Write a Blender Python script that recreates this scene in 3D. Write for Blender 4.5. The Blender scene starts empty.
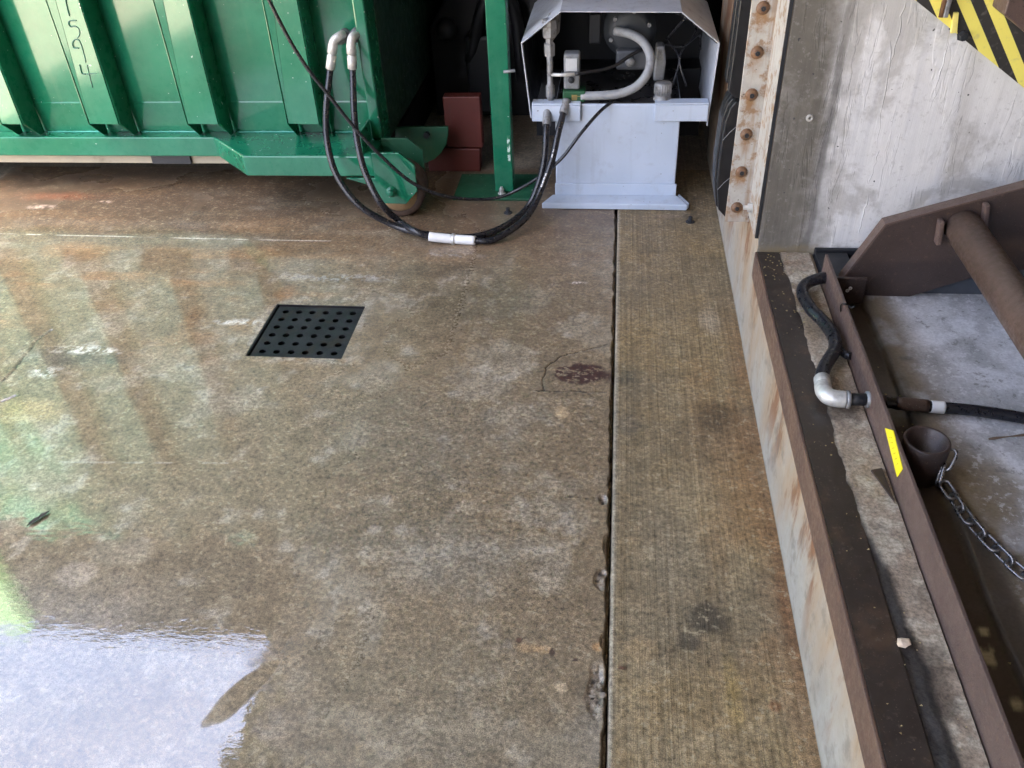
import bpy, bmesh, math, random
import numpy as np
from mathutils import Vector, Matrix
random.seed(7)
R = math.radians
scn = bpy.context.scene
col = scn.collection

# ------------------------------------------------------------------ camera
F, PITCH, YAW, ROLL, CH = 847.185, 0.650631, -0.137319, -0.050197, 1.5
fwd = Vector((math.sin(YAW)*math.cos(PITCH), math.cos(YAW)*math.cos(PITCH), -math.sin(PITCH)))
rt0 = Vector((math.cos(YAW), -math.sin(YAW), 0)); up0 = rt0.cross(fwd)
RT = rt0*math.cos(ROLL) + up0*math.sin(ROLL)
UP = -rt0*math.sin(ROLL) + up0*math.cos(ROLL)
CAM = Vector((0, 0, CH))
cd = bpy.data.cameras.new('camera'); cam = bpy.data.objects.new('camera', cd); col.objects.link(cam)
M = Matrix((RT, UP, -fwd)).transposed().to_4x4(); M.translation = CAM
cam.matrix_world = M
cd.sensor_fit = 'HORIZONTAL'; cd.sensor_width = 36; cd.lens = F*36/1024
cd.clip_start = 0.02; cd.clip_end = 2000
scn.camera = cam

# ------------------------------------------------------------------ sky, sun, exposure
SUN = Vector((0.235, -0.42, 1)).normalized()            # direction towards the sun
el = math.asin(SUN.z); rot = math.atan2(SUN.x, SUN.y)
w = bpy.data.worlds.new('World'); scn.world = w; w.use_nodes = True
nt = w.node_tree; bg = nt.nodes['Background']
sky = nt.nodes.new('ShaderNodeTexSky'); sky.sky_type = 'NISHITA'; sky.sun_disc = False
sky.sun_elevation = el; sky.sun_rotation = rot; sky.dust_density = 8.0; sky.air_density = 0.7; sky.ozone_density = 1.0
nt.links.new(sky.outputs[0], bg.inputs[0]); bg.inputs[1].default_value = 0.15
sd = bpy.data.lights.new('sun', 'SUN'); so = bpy.data.objects.new('sun', sd); col.objects.link(so)
sd.energy = 5.0; sd.angle = R(0.6); sd.color = (1, .95, .86)
so.rotation_euler = SUN.to_track_quat('Z', 'Y').to_euler()
scn.view_settings.view_transform = 'Standard'; scn.view_settings.look = 'None'
scn.view_settings.gamma = 1; scn.view_settings.exposure = 3.75
scn.cycles.max_bounces = 8; scn.cycles.diffuse_bounces = 4; scn.cycles.glossy_bounces = 4

# ------------------------------------------------------------------ pixel -> point (direction only; depth from what it touches)
def ray(x, y): return RT*((x-512)/F) - UP*((y-384)/F) + fwd
def az(x, y, z=0.0):
    d = ray(x, y); return CAM + d*((z-CAM.z)/d.z)
def ay(x, y, Y):
    d = ray(x, y); return CAM + d*(Y/d.y)
def ax(x, y, X):
    d = ray(x, y); return CAM + d*(X/d.x)

# ------------------------------------------------------------------ mesh helpers
class MB:
    def __init__(s): s.v = []; s.f = []; s.sm = []
    def add(s, vs, fs, smooth=False):
        o = len(s.v); s.v += [tuple(p) for p in vs]
        for f in fs: s.f.append(tuple(i+o for i in f)); s.sm.append(smooth)
        return s
    def box(s, x0, x1, y0, y1, z0, z1):
        v = [(x, y, z) for z in (z0, z1) for y in (y0, y1) for x in (x0, x1)]
        return s.add(v, [(0,2,3,1),(4,5,7,6),(0,1,5,4),(2,6,7,3),(0,4,6,2),(1,3,7,5)])
    def prism(s, pts, axis, a, b):
        """polygon (2D points) extruded along axis ('x','y','z') from a to b"""
        def P(p, t):
            return {'x': (t, p[0], p[1]), 'y': (p[0], t, p[1]), 'z': (p[0], p[1], t)}[axis]
        n = len(pts); v = [P(p, a) for p in pts] + [P(p, b) for p in pts]
        f = [tuple(range(n))[::-1], tuple(range(n, 2*n))]
        f += [(i, (i+1) % n, (i+1) % n+n, i+n) for i in range(n)]
        return s.add(v, f)
    def tube(s, pts, r, n=12, cap=True):
        pts = [Vector(p) for p in pts]; m = len(pts)
        rs = r if isinstance(r, (list, tuple)) else [r]*m
        T = []
        for i in range(m):
            a = pts[max(i-1, 0)]; b = pts[min(i+1, m-1)]; T.append((b-a).normalized())
        ref = Vector((0, 0, 1)) if abs(T[0].z) < .9 else Vector((1, 0, 0))
        u = T[0].cross(ref).normalized(); vs = []
        for i in range(m):
            u = (u - T[i]*u.dot(T[i])).normalized(); w_ = T[i].cross(u)
            for k in range(n):
                a = 2*math.pi*k/n; vs.append(pts[i] + (u*math.cos(a)+w_*math.sin(a))*rs[i])
        fs = [(i*n+k, i*n+(k+1) % n, (i+1)*n+(k+1) % n, (i+1)*n+k) for i in range(m-1) for k in range(n)]
        s.add(vs, fs, True)
        if cap:
            s.add(vs[:n], [tuple(range(n))[::-1]]); s.add(vs[-n:], [tuple(range(n))])
        return s
    def lathe(s, c, axis, prof, n=20):
        """prof: list of (radius, offset along axis)"""
        c = Vector(c); A = Vector({'x': (1,0,0), 'y': (0,1,0), 'z': (0,0,1)}[axis]) if isinstance(axis, str) else Vector(axis).normalized()
        u = A.orthogonal().normalized(); w_ = A.cross(u); m = len(prof); vs = []
        for r_, t in prof:
            for k in range(n):
                a = 2*math.pi*k/n; vs.append(c + A*t + (u*math.cos(a)+w_*math.sin(a))*max(r_, 1e-5))
        fs = [(i*n+k, i*n+(k+1) % n, (i+1)*n+(k+1) % n, (i+1)*n+k) for i in range(m-1) for k in range(n)]
        return s.add(vs, fs, n > 8)
    def build(s, name, mat, parent=None, bevel=0, seg=2, recalc=True):
        me = bpy.data.meshes.new(name); me.from_pydata(s.v, [], s.f)
        me.polygons.foreach_set('use_smooth', s.sm)
        if recalc:
            bm = bmesh.new(); bm.from_mesh(me); bmesh.ops.remove_doubles(bm, verts=bm.verts, dist=1e-6)
            bmesh.ops.recalc_face_normals(bm, faces=bm.faces); bm.to_mesh(me); bm.free()
        o = bpy.data.objects.new(name, me); col.objects.link(o)
        if mat: me.materials.append(mat)
        if parent: o.parent = parent; o.matrix_parent_inverse = Matrix.Translation(-parent.location)
        if bevel:
            b = o.modifiers.new('bevel', 'BEVEL'); b.width = bevel; b.segments = seg; b.limit_method = 'ANGLE'; b.angle_limit = R(40)
        return o

def spline(pts, k=8):
    P = [Vector(p) for p in pts]; P = [P[0]*2-P[1]] + P + [P[-1]*2-P[-2]]; out = []
    for i in range(1, len(P)-2):
        for j in range(k):
            t = j/k; a, b, c, d = P[i-1], P[i], P[i+1], P[i+2]
            out.append(0.5*((2*b)+(c-a)*t+(2*a-5*b+4*c-d)*t*t+(3*b-a-3*c+d)*t**3))
    out.append(P[-2]); return out
def tag(o, label=None, cat=None, group=None, kind=None):
    for k, v in (('label', label), ('category', cat), ('group', group), ('kind', kind)):
        if v: o[k] = v
    return o
def thing(name, label, cat, loc=(0, 0, 0), group=None):
    o = bpy.data.objects.new(name, None); o.location = loc; o.empty_display_size = .05; col.objects.link(o)
    return tag(o, label, cat, group)
def child(mesh_obj, name, parent, loc, rotm=None):
    c = bpy.data.objects.new(name, mesh_obj); col.objects.link(c); c.parent = parent
    c.matrix_parent_inverse = Matrix.Translation(-parent.location); c.location = loc
    if rotm: c.rotation_euler = rotm
    return c

# ------------------------------------------------------------------ material helpers
class NT:
    def __init__(s, name):
        s.m = bpy.data.materials.new(name); s.m.use_nodes = True; s.t = s.m.node_tree
        s.b = s.t.nodes['Principled BSDF']; s.tc = s.n('ShaderNodeTexCoord')
    def n(s, t, **k):
        o = s.t.nodes.new(t)
        for a, b in k.items(): setattr(o, a, b)
        return o
    def L(s, a, b): s.t.links.new(a, b)
    def set(s, sock, v):
        if hasattr(v, 'is_output'): s.L(v, sock)
        elif v is not None:
            if isinstance(v, (tuple, list)) and len(v) == 3 and sock.type == 'RGBA': v = (*v, 1)
            sock.default_value = v
    def co(s, scale=(1, 1, 1), rot=(0, 0, 0), kind='Object'):
        mp = s.n('ShaderNodeMapping'); s.L(s.tc.outputs[kind], mp.inputs[0]); mp.inputs['Scale'].default_value = scale
        mp.inputs['Rotation'].default_value = rot; return mp.outputs[0]
    def noise(s, scale, detail=4, rough=.55, vec=None, dist=0):
        o = s.n('ShaderNodeTexNoise'); s.set(o.inputs['Vector'], vec if vec is not None else s.tc.outputs['Object'])
        o.inputs['Scale'].default_value = scale; o.inputs['Detail'].default_value = detail
        o.inputs['Roughness'].default_value = rough; o.inputs['Distortion'].default_value = dist; return o.outputs['Fac']
    def vor(s, scale, vec=None, feature='F1', out='Distance'):
        o = s.n('ShaderNodeTexVoronoi', feature=feature); s.set(o.inputs['Vector'], vec if vec is not None else s.tc.outputs['Object'])
        o.inputs['Scale'].default_value = scale; return o.outputs[out]
    def ramp(s, v, a, b, lo=0., hi=1., smooth=True):
        o = s.n('ShaderNodeMapRange'); o.interpolation_type = 'SMOOTHSTEP' if smooth else 'LINEAR'
        for i, x in enumerate((v, a, b, lo, hi)): s.set(o.inputs[i], x)
        return o.outputs[0]
    def math(s, op, a, b=None, c=None):
        o = s.n('ShaderNodeMath', operation=op)
        for i, x in enumerate((a, b, c)):
            if x is not None: s.set(o.inputs[i], x)
        return o.outputs[0]
    def mix(s, f, a, b, mode='MIX'):
        o = s.n('ShaderNodeMix', data_type='RGBA', blend_type=mode)
        s.set(o.inputs[0], f); s.set(o.inputs[6], a); s.set(o.inputs[7], b); return o.outputs[2]
    def sep(s, v=None):
        o = s.n('ShaderNodeSeparateXYZ'); s.L(v if v is not None else s.tc.outputs['Object'], o.inputs[0]); return o.outputs
    def attr(s, name):
        o = s.n('ShaderNodeAttribute'); o.attribute_name = name; return o.outputs
    def bump(s, h, strength=.3, dist=.002, prev=None):
        o = s.n('ShaderNodeBump'); s.set(o.inputs['Height'], h); o.inputs['Strength'].default_value = strength
        o.inputs['Distance'].default_value = dist
        if prev: s.L(prev, o.inputs['Normal'])
        return o.outputs[0]
    def out(s, color=None, rough=None, metal=None, normal=None, coat=None, coat_r=None, coat_ior=None, coat_n=None, spec=None):
        b = s.b
        for k, v in (('Base Color', color), ('Roughness', rough), ('Metallic', metal), ('Normal', normal), ('Coat Weight', coat),
                     ('Coat Roughness', coat_r), ('Coat IOR', coat_ior), ('Coat Normal', coat_n), ('Specular IOR Level', spec)):
            if v is not None: s.set(b.inputs[k], v)
        return s.m

def paint(name, c, c2, rough=.35, dust=(.3, .27, .2), dust_amt=.25, chips=True, coat=.0, chipc=(.6, .62, .6), scale=1.):
    t = NT(name)
    n1 = t.noise(3.5*scale, 5); n2 = t.noise(28*scale, 5, .65); n3 = t.noise(160, 3, .6)
    k = t.mix(t.ramp(n1, .35, .68), c, c2)
    k = t.mix(t.math('MULTIPLY', t.ramp(n2, .5, .78), dust_amt), k, dust)
    st = t.noise(1, 4, .6, t.co((26, 26, 2.2)))
    k = t.mix(t.math('MULTIPLY', t.ramp(st, .55, .75), dust_amt*.8), k, dust)
    if chips:
        v = t.noise(75, 2, .5); k = t.mix(t.ramp(v, .735, .755), k, chipc)
    r = t.ramp(n2, .3, .75, rough*.8, rough*1.35)
    return t.out(k, r, normal=t.bump(n3, .06, .001), spec=.5-.6*coat, coat=coat, coat_r=.09, coat_ior=1.55)
def rusty_steel(name, c=(.075, .05, .042), c2=(.11, .075, .06), rough=.5, speck=.6, wet=0.):
    t = NT(name)
    n1 = t.noise(7, 6, .6); n2 = t.noise(60, 5, .7); n3 = t.noise(320, 3, .6)
    k = t.mix(t.ramp(n1, .3, .7), c, c2)
    k = t.mix(t.math('MULTIPLY', t.ramp(n2, .55, .75), .55), k, (.16, .1, .065))
    k = t.mix(t.math('MULTIPLY', t.ramp(n3, .62, .74), speck), k, (.28, .24, .2))
    k = t.mix(t.math('MULTIPLY', t.ramp(t.noise(210, 2), .64, .72), .7), k, (.015, .012, .01))
    return t.out(k, t.ramp(n2, .3, .7, rough*.75, rough*1.3), normal=t.bump(t.math('ADD', n2, n3), .3, .0015), coat=wet, coat_r=.15)
def simple(name, c, rough=.5, metal=0., var=.25, scale=40, bump=.15, grime=None, gamt=.5):
    t = NT(name); n = t.noise(scale, 5, .6)
    k = t.mix(n, tuple(x*(1-var) for x in c), tuple(min(1, x*(1+var)) for x in c))
    if grime: k = t.mix(t.math('MULTIPLY', t.ramp(t.noise(scale*.4, 5, .65), .48, .7), gamt), k, grime)
    return t.out(k, t.ramp(n, .3, .7, rough*.8, rough*1.25), metal, t.bump(t.noise(scale*4, 3), bump, .001))

MAT = {}
MAT['green'] = paint('green_paint', (.007, .125, .064), (.010, .155, .082), .30, (.22, .34, .2), .07, coat=.68)
MAT['green_dull'] = paint('green_paint_dull', (.008, .07, .034), (.011, .095, .046), .5, (.1, .1, .06), .3)
MAT['grey'] = paint('pale_grey_paint', (.45, .52, .62), (.52, .59, .70), .4, (.16, .15, .15), .20, chipc=(.08, .07, .07))
MAT['grey_hood'] = paint('hood_grey_paint', (.42, .45, .50), (.52, .55, .60), .4, (.15, .14, .14), .35, chipc=(.08, .07, .07))
MAT['red'] = paint('red_paint', (.085, .013, .009), (.12, .02, .013), .5, (.06, .03, .025), .4, chipc=(.1, .05, .04))
MAT['brown'] = rusty_steel('brown_primer_steel', (.085, .055, .046), (.12, .08, .066))
MAT['brown_dark'] = rusty_steel('dark_brown_steel', (.042, .028, .024), (.062, .042, .035), .42, .35)
MAT['brown_tube'] = rusty_steel('tube_steel', (.10, .062, .046), (.135, .088, .068), .42, .5)
MAT['blue_beam'] = simple('blue_grey_steel', (.06, .068, .082), .4, 0, .3, 30)
MAT['rubber'] = simple('black_rubber', (.009, .009, .0105), .38, 0, .35, 60, .25)
MAT['hose'] = simple('hose_rubber', (.012, .012, .015), .3, 0, .3, 90, .2)
MAT['zinc'] = simple('zinc_fitting', (.58, .58, .56), .45, .45, .25, 120, .25, (.25, .23, .2), .5)
MAT['zinc_dull'] = simple('dull_fitting', (.25, .255, .26), .5, .3, .35, 70, .2, (.07, .06, .05), .8)
MAT['dark_metal'] = simple('dark_metal', (.03, .032, .036), .5, .3, .4, 40, .2)
MAT['black'] = simple('black_steel', (.012, .013, .016), .55, .1, .4, 12, .2)
MAT['grey_hose'] = simple('grey_hose', (.27, .28, .29), .5, 0, .2, 60, .15, (.1, .09, .08))
MAT['yellow_tag'] = simple('yellow_sticker', (.85, .72, .02), .45, 0, .06, 60, .05)
MAT['ink'] = simple('sticker_ink', (.5, .38, .01), .5, 0, .1, 60, .05)
MAT['white_tape'] = simple('white_tape', (.75, .75, .74), .5, 0, .08, 70, .1)
MAT['chain'] = simple('chain_steel', (.27, .27, .275), .28, .9, .3, 130, .2)
MAT['rust_bolt'] = rusty_steel('rusty_bolt', (.12, .06, .028), (.19, .10, .05), .55, .5)
MAT['wheel'] = rusty_steel('rusty_wheel', (.045, .026, .019), (.075, .045, .03), .6, .4)
MAT['wheel_face'] = rusty_steel('wheel_face_rust', (.34, .21, .10), (.45, .3, .16), .8, .5)
MAT['valve_green'] = simple('valve_green', (.02, .09, .04), .4, 0, .3, 60)
MAT['leaf'] = simple('dead_leaf', (.03, .022, .016), .6, 0, .4, 200)
MAT['shell'] = simple('pebble', (.6, .48, .36), .7, 0, .25, 150)
MAT['twig'] = simple('twig', (.17, .12, .08), .8, 0, .3, 150)
MAT['canopy'] = simple('canopy_steel', (.10, .095, .09), .6, 0, .2, 3)
t_ = NT('dark_cladding'); MAT['wall_dark'] = t_.out((.012, .012, .012), .9, spec=0.)
MAT['weld'] = simple('weld_green', (.03, .25, .2), .35, 0, .3, 90)
MAT['bead'] = simple('weld_bead', (.02, .10, .075), .4, 0, .2, 80)

# ------------------------------------------------------------------ noise in numpy for the slabs
rng = np.random.default_rng(3)
TAB = rng.random((512, 512)); TAB[511] = TAB[0]; TAB[:, 511] = TAB[:, 0]
def vn(x, y, s, seed=0):
    x = x*s+seed*37.13+500; y = y*s+seed*91.7+500
    i = np.floor(x).astype(int); j = np.floor(y).astype(int); fx = x-i; fy = y-j
    fx = fx*fx*(3-2*fx); fy = fy*fy*(3-2*fy); i %= 511; j %= 511
    return (TAB[i, j]*(1-fx)+TAB[i+1, j]*fx)*(1-fy)+(TAB[i, j+1]*(1-fx)+TAB[i+1, j+1]*fx)*fy
def fbm(x, y, s, o=4, seed=0, g=.55):
    a = 1.; t = 0; n = 0
    for k in range(o): t = t+a*vn(x, y, s*2**k, seed+k*5); n += a; a *= g
    return t/n
def sstep(a, b, x):
    t = np.clip((x-a)/(b-a), 0, 1); return t*t*(3-2*t)
def segd(X, Y, pts):
    d = np.full(X.shape, 9.)
    for (x0, y0), (x1, y1) in zip(pts[:-1], pts[1:]):
        L2 = (x1-x0)**2+(y1-y0)**2; t = np.clip(((X-x0)*(x1-x0)+(Y-y0)*(y1-y0))/L2, 0, 1)
        d = np.minimum(d, np.hypot(X-x0-t*(x1-x0), Y-y0-t*(y1-y0)))
    return d
def grid_mesh(name, xs, ys, zf, colf, wetf, hole=None, extra=None):
    X, Y = np.meshgrid(xs, ys); nx, ny = len(xs), len(ys)
    Z = zf(X, Y); co = np.stack([X, Y, Z], -1).reshape(-1, 3)
    idx = np.arange(nx*ny).reshape(ny, nx)
    q = np.stack([idx[:-1, :-1], idx[:-1, 1:], idx[1:, 1:], idx[1:, :-1]], -1).reshape(-1, 4)
    if hole:
        cx = (X[:-1, :-1]+X[1:, 1:]).ravel()/2; cy = (Y[:-1, :-1]+Y[1:, 1:]).ravel()/2
        q = q[~((cx > hole[0]) & (cx < hole[1]) & (cy > hole[2]) & (cy < hole[3]))]
    C = colf(X, Y).reshape(-1, 3); W = wetf(X, Y).reshape(-1)
    if extra:                                  # coarse quads that carry the slab on outside the fine grid
        for (x0, x1, y0, y1) in extra:
            o = len(co); co = np.vstack([co, [(x0, y0, 0), (x1, y0, 0), (x1, y1, 0), (x0, y1, 0)]])
            q = np.vstack([q, [[o, o+1, o+2, o+3]]]); C = np.vstack([C, [[.60, .53, .40] if x1 < -3 else [.2, .17, .13]]*4]); W = np.append(W, [.0]*4)  # far left slab is dry and paler still, extra sunlight put into its colour
    me = bpy.data.meshes.new(name); n = len(co); m = len(q)
    me.vertices.add(n); me.vertices.foreach_set('co', co.ravel().astype(np.float32))
    me.loops.add(m*4); me.loops.foreach_set('vertex_index', q.ravel().astype(np.int32))
    me.polygons.add(m); me.polygons.foreach_set('loop_start', np.arange(0, m*4, 4, dtype=np.int32))
    me.polygons.foreach_set('use_smooth', np.ones(m, dtype=bool))
    a = me.attributes.new('tint', 'FLOAT_COLOR', 'POINT'); a.data.foreach_set('color', np.hstack([C, np.ones((n, 1))]).ravel().astype(np.float32))
    b = me.attributes.new('wet', 'FLOAT', 'POINT'); b.data.foreach_set('value', W.astype(np.float32))
    me.update(calc_edges=True); me.validate()
    o = bpy.data.objects.new(name, me); col.objects.link(o); return o
def P2(x, y, z=0): p = az(x, y, z); return (p.x, p.y)
def blob(X, Y, c, rx, ry, seed=0, ang=0., soft=.45, warp=.35):
    dx = X-c[0]; dy = Y-c[1]; ca, sa = math.cos(ang), math.sin(ang)
    u = (dx*ca+dy*sa)/rx; v = (-dx*sa+dy*ca)/ry
    d = np.hypot(u, v)+warp*2*(fbm(X, Y, 9/max(rx, ry, .1)*.25, 4, seed)-.5)
    return 1-sstep(1-soft, 1+soft*.4, d)
def stain(C, X, Y, c, rx, ry, col_, amt, seed, fine=False):
    xs_, ys_ = X[0], Y[:, 0]; k = 1.9*max(rx, ry)
    i0, i1 = np.searchsorted(xs_, (c[0]-k, c[0]+k)); j0, j1 = np.searchsorted(ys_, (c[1]-k, c[1]+k))
    if i1 <= i0 or j1 <= j0: return
    s_ = (slice(j0, j1), slice(i0, i1)); m = blob(X[s_], Y[s_], c, rx, ry, seed, soft=.8 if max(rx, ry) > .05 else .45)*amt
    if fine: m = m*(sstep(.42, .60, fbm(X[s_], Y[s_], 55, 4, seed+20, .7))*1.3 if min(col_) > .29 and rx > .02 else .7+.6*fbm(X[s_], Y[s_], 40, 3, seed+20))
    m = np.clip(m, 0, 1)
    C[s_] = lerp(C[s_], col_, m)
def lerp(C, col_, m): return C+(np.array(col_)-C)*m[..., None]

# ------------------------------------------------------------------ floor slabs
def floor_mat(name, broom=False):
    t = NT(name); at = t.attr('tint')[0]; wet = t.attr('wet')[2]
    f1 = t.noise(420, 2, .7); f2 = t.noise(90, 3, .65); f3 = t.noise(20, 4, .65)
    g = t.math('MULTIPLY', t.ramp(f1, .28, .72, .42, 1.58, False), t.ramp(f2, .30, .70, .50, 1.5, False))
    g = t.math('MULTIPLY', g, t.ramp(f3, .28, .72, .72, 1.28, False))
    gc = t.n('ShaderNodeCombineColor')
    for i in range(3): t.L(g, gc.inputs[i])
    k = t.mix(1., at, gc.outputs[0], 'MULTIPLY')
    fl = t.noise(1, 4, .72, t.co((50, 66, 1), (0, 0, R(33))))                       # pale worn flakes of paste
    k = t.mix(t.math('MULTIPLY', t.ramp(fl, .555, .62), t.ramp(f3, .42, .60, .10, .62)), k, (.44, .37, .24))
    k = t.mix(t.math('MULTIPLY', t.ramp(f2, .26, .20), .8), k, (.03, .026, .02))   # pin holes
    if broom:
        br = t.noise(1, 2, .6, t.co((120, 1.4, 1)))
        bl = t.ramp(br, .3, .7)
        k = t.mix(1., k, t.mix(bl, (.84, .835, .82), (1.13, 1.13, 1.12)), 'MULTIPLY')
        nb = t.bump(t.math('ADD', bl, t.math('MULTIPLY', f1, .8)), .45, .0016)
        return t.out(k, t.ramp(f2, .3, .7, .5, .75), normal=nb, coat=t.math('MULTIPLY', wet, .6), coat_r=.3, spec=.4)
    nb = t.bump(f1, .6, .0015)
    film = t.bump(t.noise(1, 3, .6, t.co((26, 60, 1), (0, 0, R(-12)))), t_film, .002)
    cr = t.math('ADD', t.ramp(wet, 0., 1., .40, .0), t.math('MULTIPLY', f2, .045))
    return t.out(k, t.ramp(f2, .3, .7, .55, .8), normal=nb, coat=t.ramp(wet, 0., .3, .2, 1.), coat_r=cr, coat_ior=t.ramp(wet, .6, 1., 1.65, 2.25), coat_n=film, spec=.3)
t_film = .10

GX0, GX1, GY0, GY1 = -1.118, -.808, 2.050, 2.356
cracks = [([P2(*p) for p in L], w_) for L, w_ in (
    (((0, 383), (12, 372), (24, 356), (36, 341), (52, 330)), .009),
    (((0, 402), (14, 396)), .007),
    (((608, 344), (585, 350), (560, 356), (546, 368), (542, 380), (544, 390)), .0045),
    (((536, 390), (560, 391), (606, 392)), .0045),
    (((568, 497), (585, 498), (604, 498)), .003),
    (((150, 190), (170, 186), (182, 182)), .008))]
def f_z(X, Y):
    jx = X+.006*(fbm(X, Y, 14, 3, 9)-.5)*2
    z = .0025*(fbm(X, Y, 3, 3, 2)-.5)
    wj = .016*(fbm(X*0, Y, 26, 4, 4, .7)-.40)
    edge = sstep(.0175-np.clip(wj, -.003, .009), .0215-np.clip(wj, -.002, .007), X)
    z -= .02*edge
    for pts, w_ in cracks:
        d = segd(X+.012*(fbm(X, Y, 30, 3, 11)-.5), Y+.012*(fbm(X, Y, 30, 3, 12)-.5), pts); z -= .005*(1-sstep(w_*.1, w_*.5, d))
    for c, rx, ry in ((P2(597, 690), .022, .06), (P2(601, 580), .014, .024), (P2(603, 500), .011, .016), (P2(605, 640), .008, .02), (P2(607, 545), .008, .03)):
        m = blob(X, Y, c, rx, ry, 21, soft=.3, warp=.6); z -= m*(.004+.009*fbm(X, Y, 90, 3, 31))
    return z
def f_col(X, Y):
    n1 = fbm(X, Y, 2.2, 5, 1); n2 = fbm(X, Y, 7, 5, 6); n3 = fbm(X, Y, 26, 4, 8); n4 = fbm(X*.6, Y*2, 5, 5, 17)
    C = np.ones(X.shape+(3,))*np.array((.188, .143, .088))
    C = lerp(C, (.275, .24, .18), sstep(.46, .66, n2)*.6)
    C = lerp(C, (.14, .112, .072), sstep(.47, .66, n1)*.7)
    C = lerp(C, (.36, .325, .265), sstep(.55, .75, n3)*sstep(.42, .6, n2)*.55)
    brown = sstep(2.35, 2.95, Y)*sstep(.35, .6, n4+.12)
    C = lerp(C, (.17, .115, .07), brown*.85)
    C = lerp(C, (.26, .165, .09), sstep(.52, .7, n4)*sstep(1.75, 2.4, Y)*(1-sstep(-1.3, -.4, X))*.8)
    C = lerp(C, (.085, .063, .043), sstep(2.62, 3.1, Y+.25*(n2-.5))*.62)  # soil tone toward the container, deepened to paint in its shade
    S = [((60, 196), .20, .05, (.20, .085, .045), .8), ((40, 207), .07, .022, (.5, .40, .33), .8), ((105, 202), .035, .018, (.52, .42, .35), .7),
         ((80, 358), .17, .06, (.085, .078, .066), .65), ((85, 350), .13, .028, (.58, .55, .50), .8), ((45, 372), .07, .03, (.5, .47, .42), .6), ((248, 322), .10, .022, (.55, .53, .48), .55),
         ((225, 322), .06, .015, (.6, .58, .53), .5), ((285, 295), .045, .06, (.24, .13, .06), .7), ((270, 260), .09, .12, (.2, .12, .06), .5),
         ((190, 320), .035, .10, (.22, .13, .065), .55), ((120, 305), .11, .05, (.24, .155, .085), .5), ((30, 410), .12, .07, (.36, .27, .14), .6),
         ((340, 278), .2, .03, (.42, .42, .41), .4), ((45, 640), .3, .2, (.26, .25, .24), .4), ((75, 575), .05, .04, (.34, .30, .25), .5),
         ((581, 375), .085, .042, (.055, .022, .018), .0), ((578, 283), .04, .010, (.62, .58, .52), .7), ((530, 648), .030, .012, (.46, .29, .14), .5),
         ((545, 650), .02, .008, (.5, .33, .17), .5), ((561, 688), .014, .016, (.55, .43, .28), .7), ((597, 647), .012, .012, (.45, .24, .09), .5),
         ((598, 720), .05, .09, (.22, .21, .19), .35), ((519, 640), .0085, .008, (.07, .012, .01), .95), ((552, 652), .0065, .009, (.035, .016, .012), .95),
         ((575, 660), .007, .004, (.04, .02, .018), .9), ((449, 270), .26, .05, (.11, .09, .06), .5), ((480, 300), .30, .14, (.125, .105, .065), .6),
         ((420, 430), .35, .25, (.14, .125, .095), .35), ((460, 560), .16, .12, (.20, .185, .15), .4), ((562, 412), .018, .03, (.46, .34, .2), .6), ((430, 700), .35, .2, (.185, .155, .10), .55),
         ((455, 255), .12, .02, (.45, .42, .38), .35), ((690, 215), .1, .02, (.3, .22, .15), .5), ((385, 233), .25, .03, (.30, .26, .2), .3)]
    for i, (p, rx, ry, c, a) in enumerate(S): stain(C, X, Y, P2(*p), rx, ry, c, a, 40+i, True)
    # red-brown flaking blot beside the joint
    b = blob(X, Y, P2(584, 374), .098, .05, 77, soft=.3, warp=.5)*sstep(.39, .47, fbm(X*.6, Y*1.4, 60, 4, 71, .7)+.02)
    C = lerp(C, (.045, .016, .014), np.clip(b, 0, 1)*.95)
    # thin pale construction line
    ln = segd(X, Y+.004*(fbm(X, Y, 8, 2, 5)-.5), [P2(0, 233.5), P2(240, 239.5), P2(330, 241)])
    C = lerp(C, (.62, .57, .5), (1-sstep(.0005, .0055, ln))*sstep(.36, .6, fbm(X, Y, 14, 4, 15))*.8)
    ln = segd(X, Y, [P2(60, 462), P2(240, 463)])
    C = lerp(C, (.48, .45, .4), (1-sstep(.0005, .005, ln))*sstep(.48, .6, fbm(X, Y, 25, 3, 16))*.4)
    for pts, w_ in cracks:
        d = segd(X+.012*(fbm(X, Y, 30, 3, 11)-.5), Y+.012*(fbm(X, Y, 30, 3, 12)-.5), pts)
        C = lerp(C, (.02, .016, .012), (1-sstep(w_*.2, w_*.65, d))*(.45+.45*sstep(.35, .5, fbm(X, Y, 60, 2, 99))))
    for c, rx, ry in ((P2(597, 690), .022, .06), (P2(601, 580), .014, .024), (P2(603, 500), .011, .016)):
        C = lerp(C, (.27, .24, .2), blob(X, Y, c, rx, ry, 21, soft=.3, warp=.6)*sstep(.4, .6, fbm(X, Y, 80, 3, 33)))
        C = lerp(C, (.05, .042, .035), blob(X, Y, c, rx, ry, 21, soft=.3, warp=.6)*sstep(.52, .6, fbm(X, Y, 110, 3, 34)))
    gd = np.maximum(np.maximum(GX0-X, X-GX1), np.maximum(GY0-Y, Y-GY1))
    C = lerp(C, (.30, .28, .24), (1-sstep(.008, .05, gd))*.5*sstep(.35, .6, n3))
    return C*np.array((1.17, 1.12, 1.07))
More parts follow.
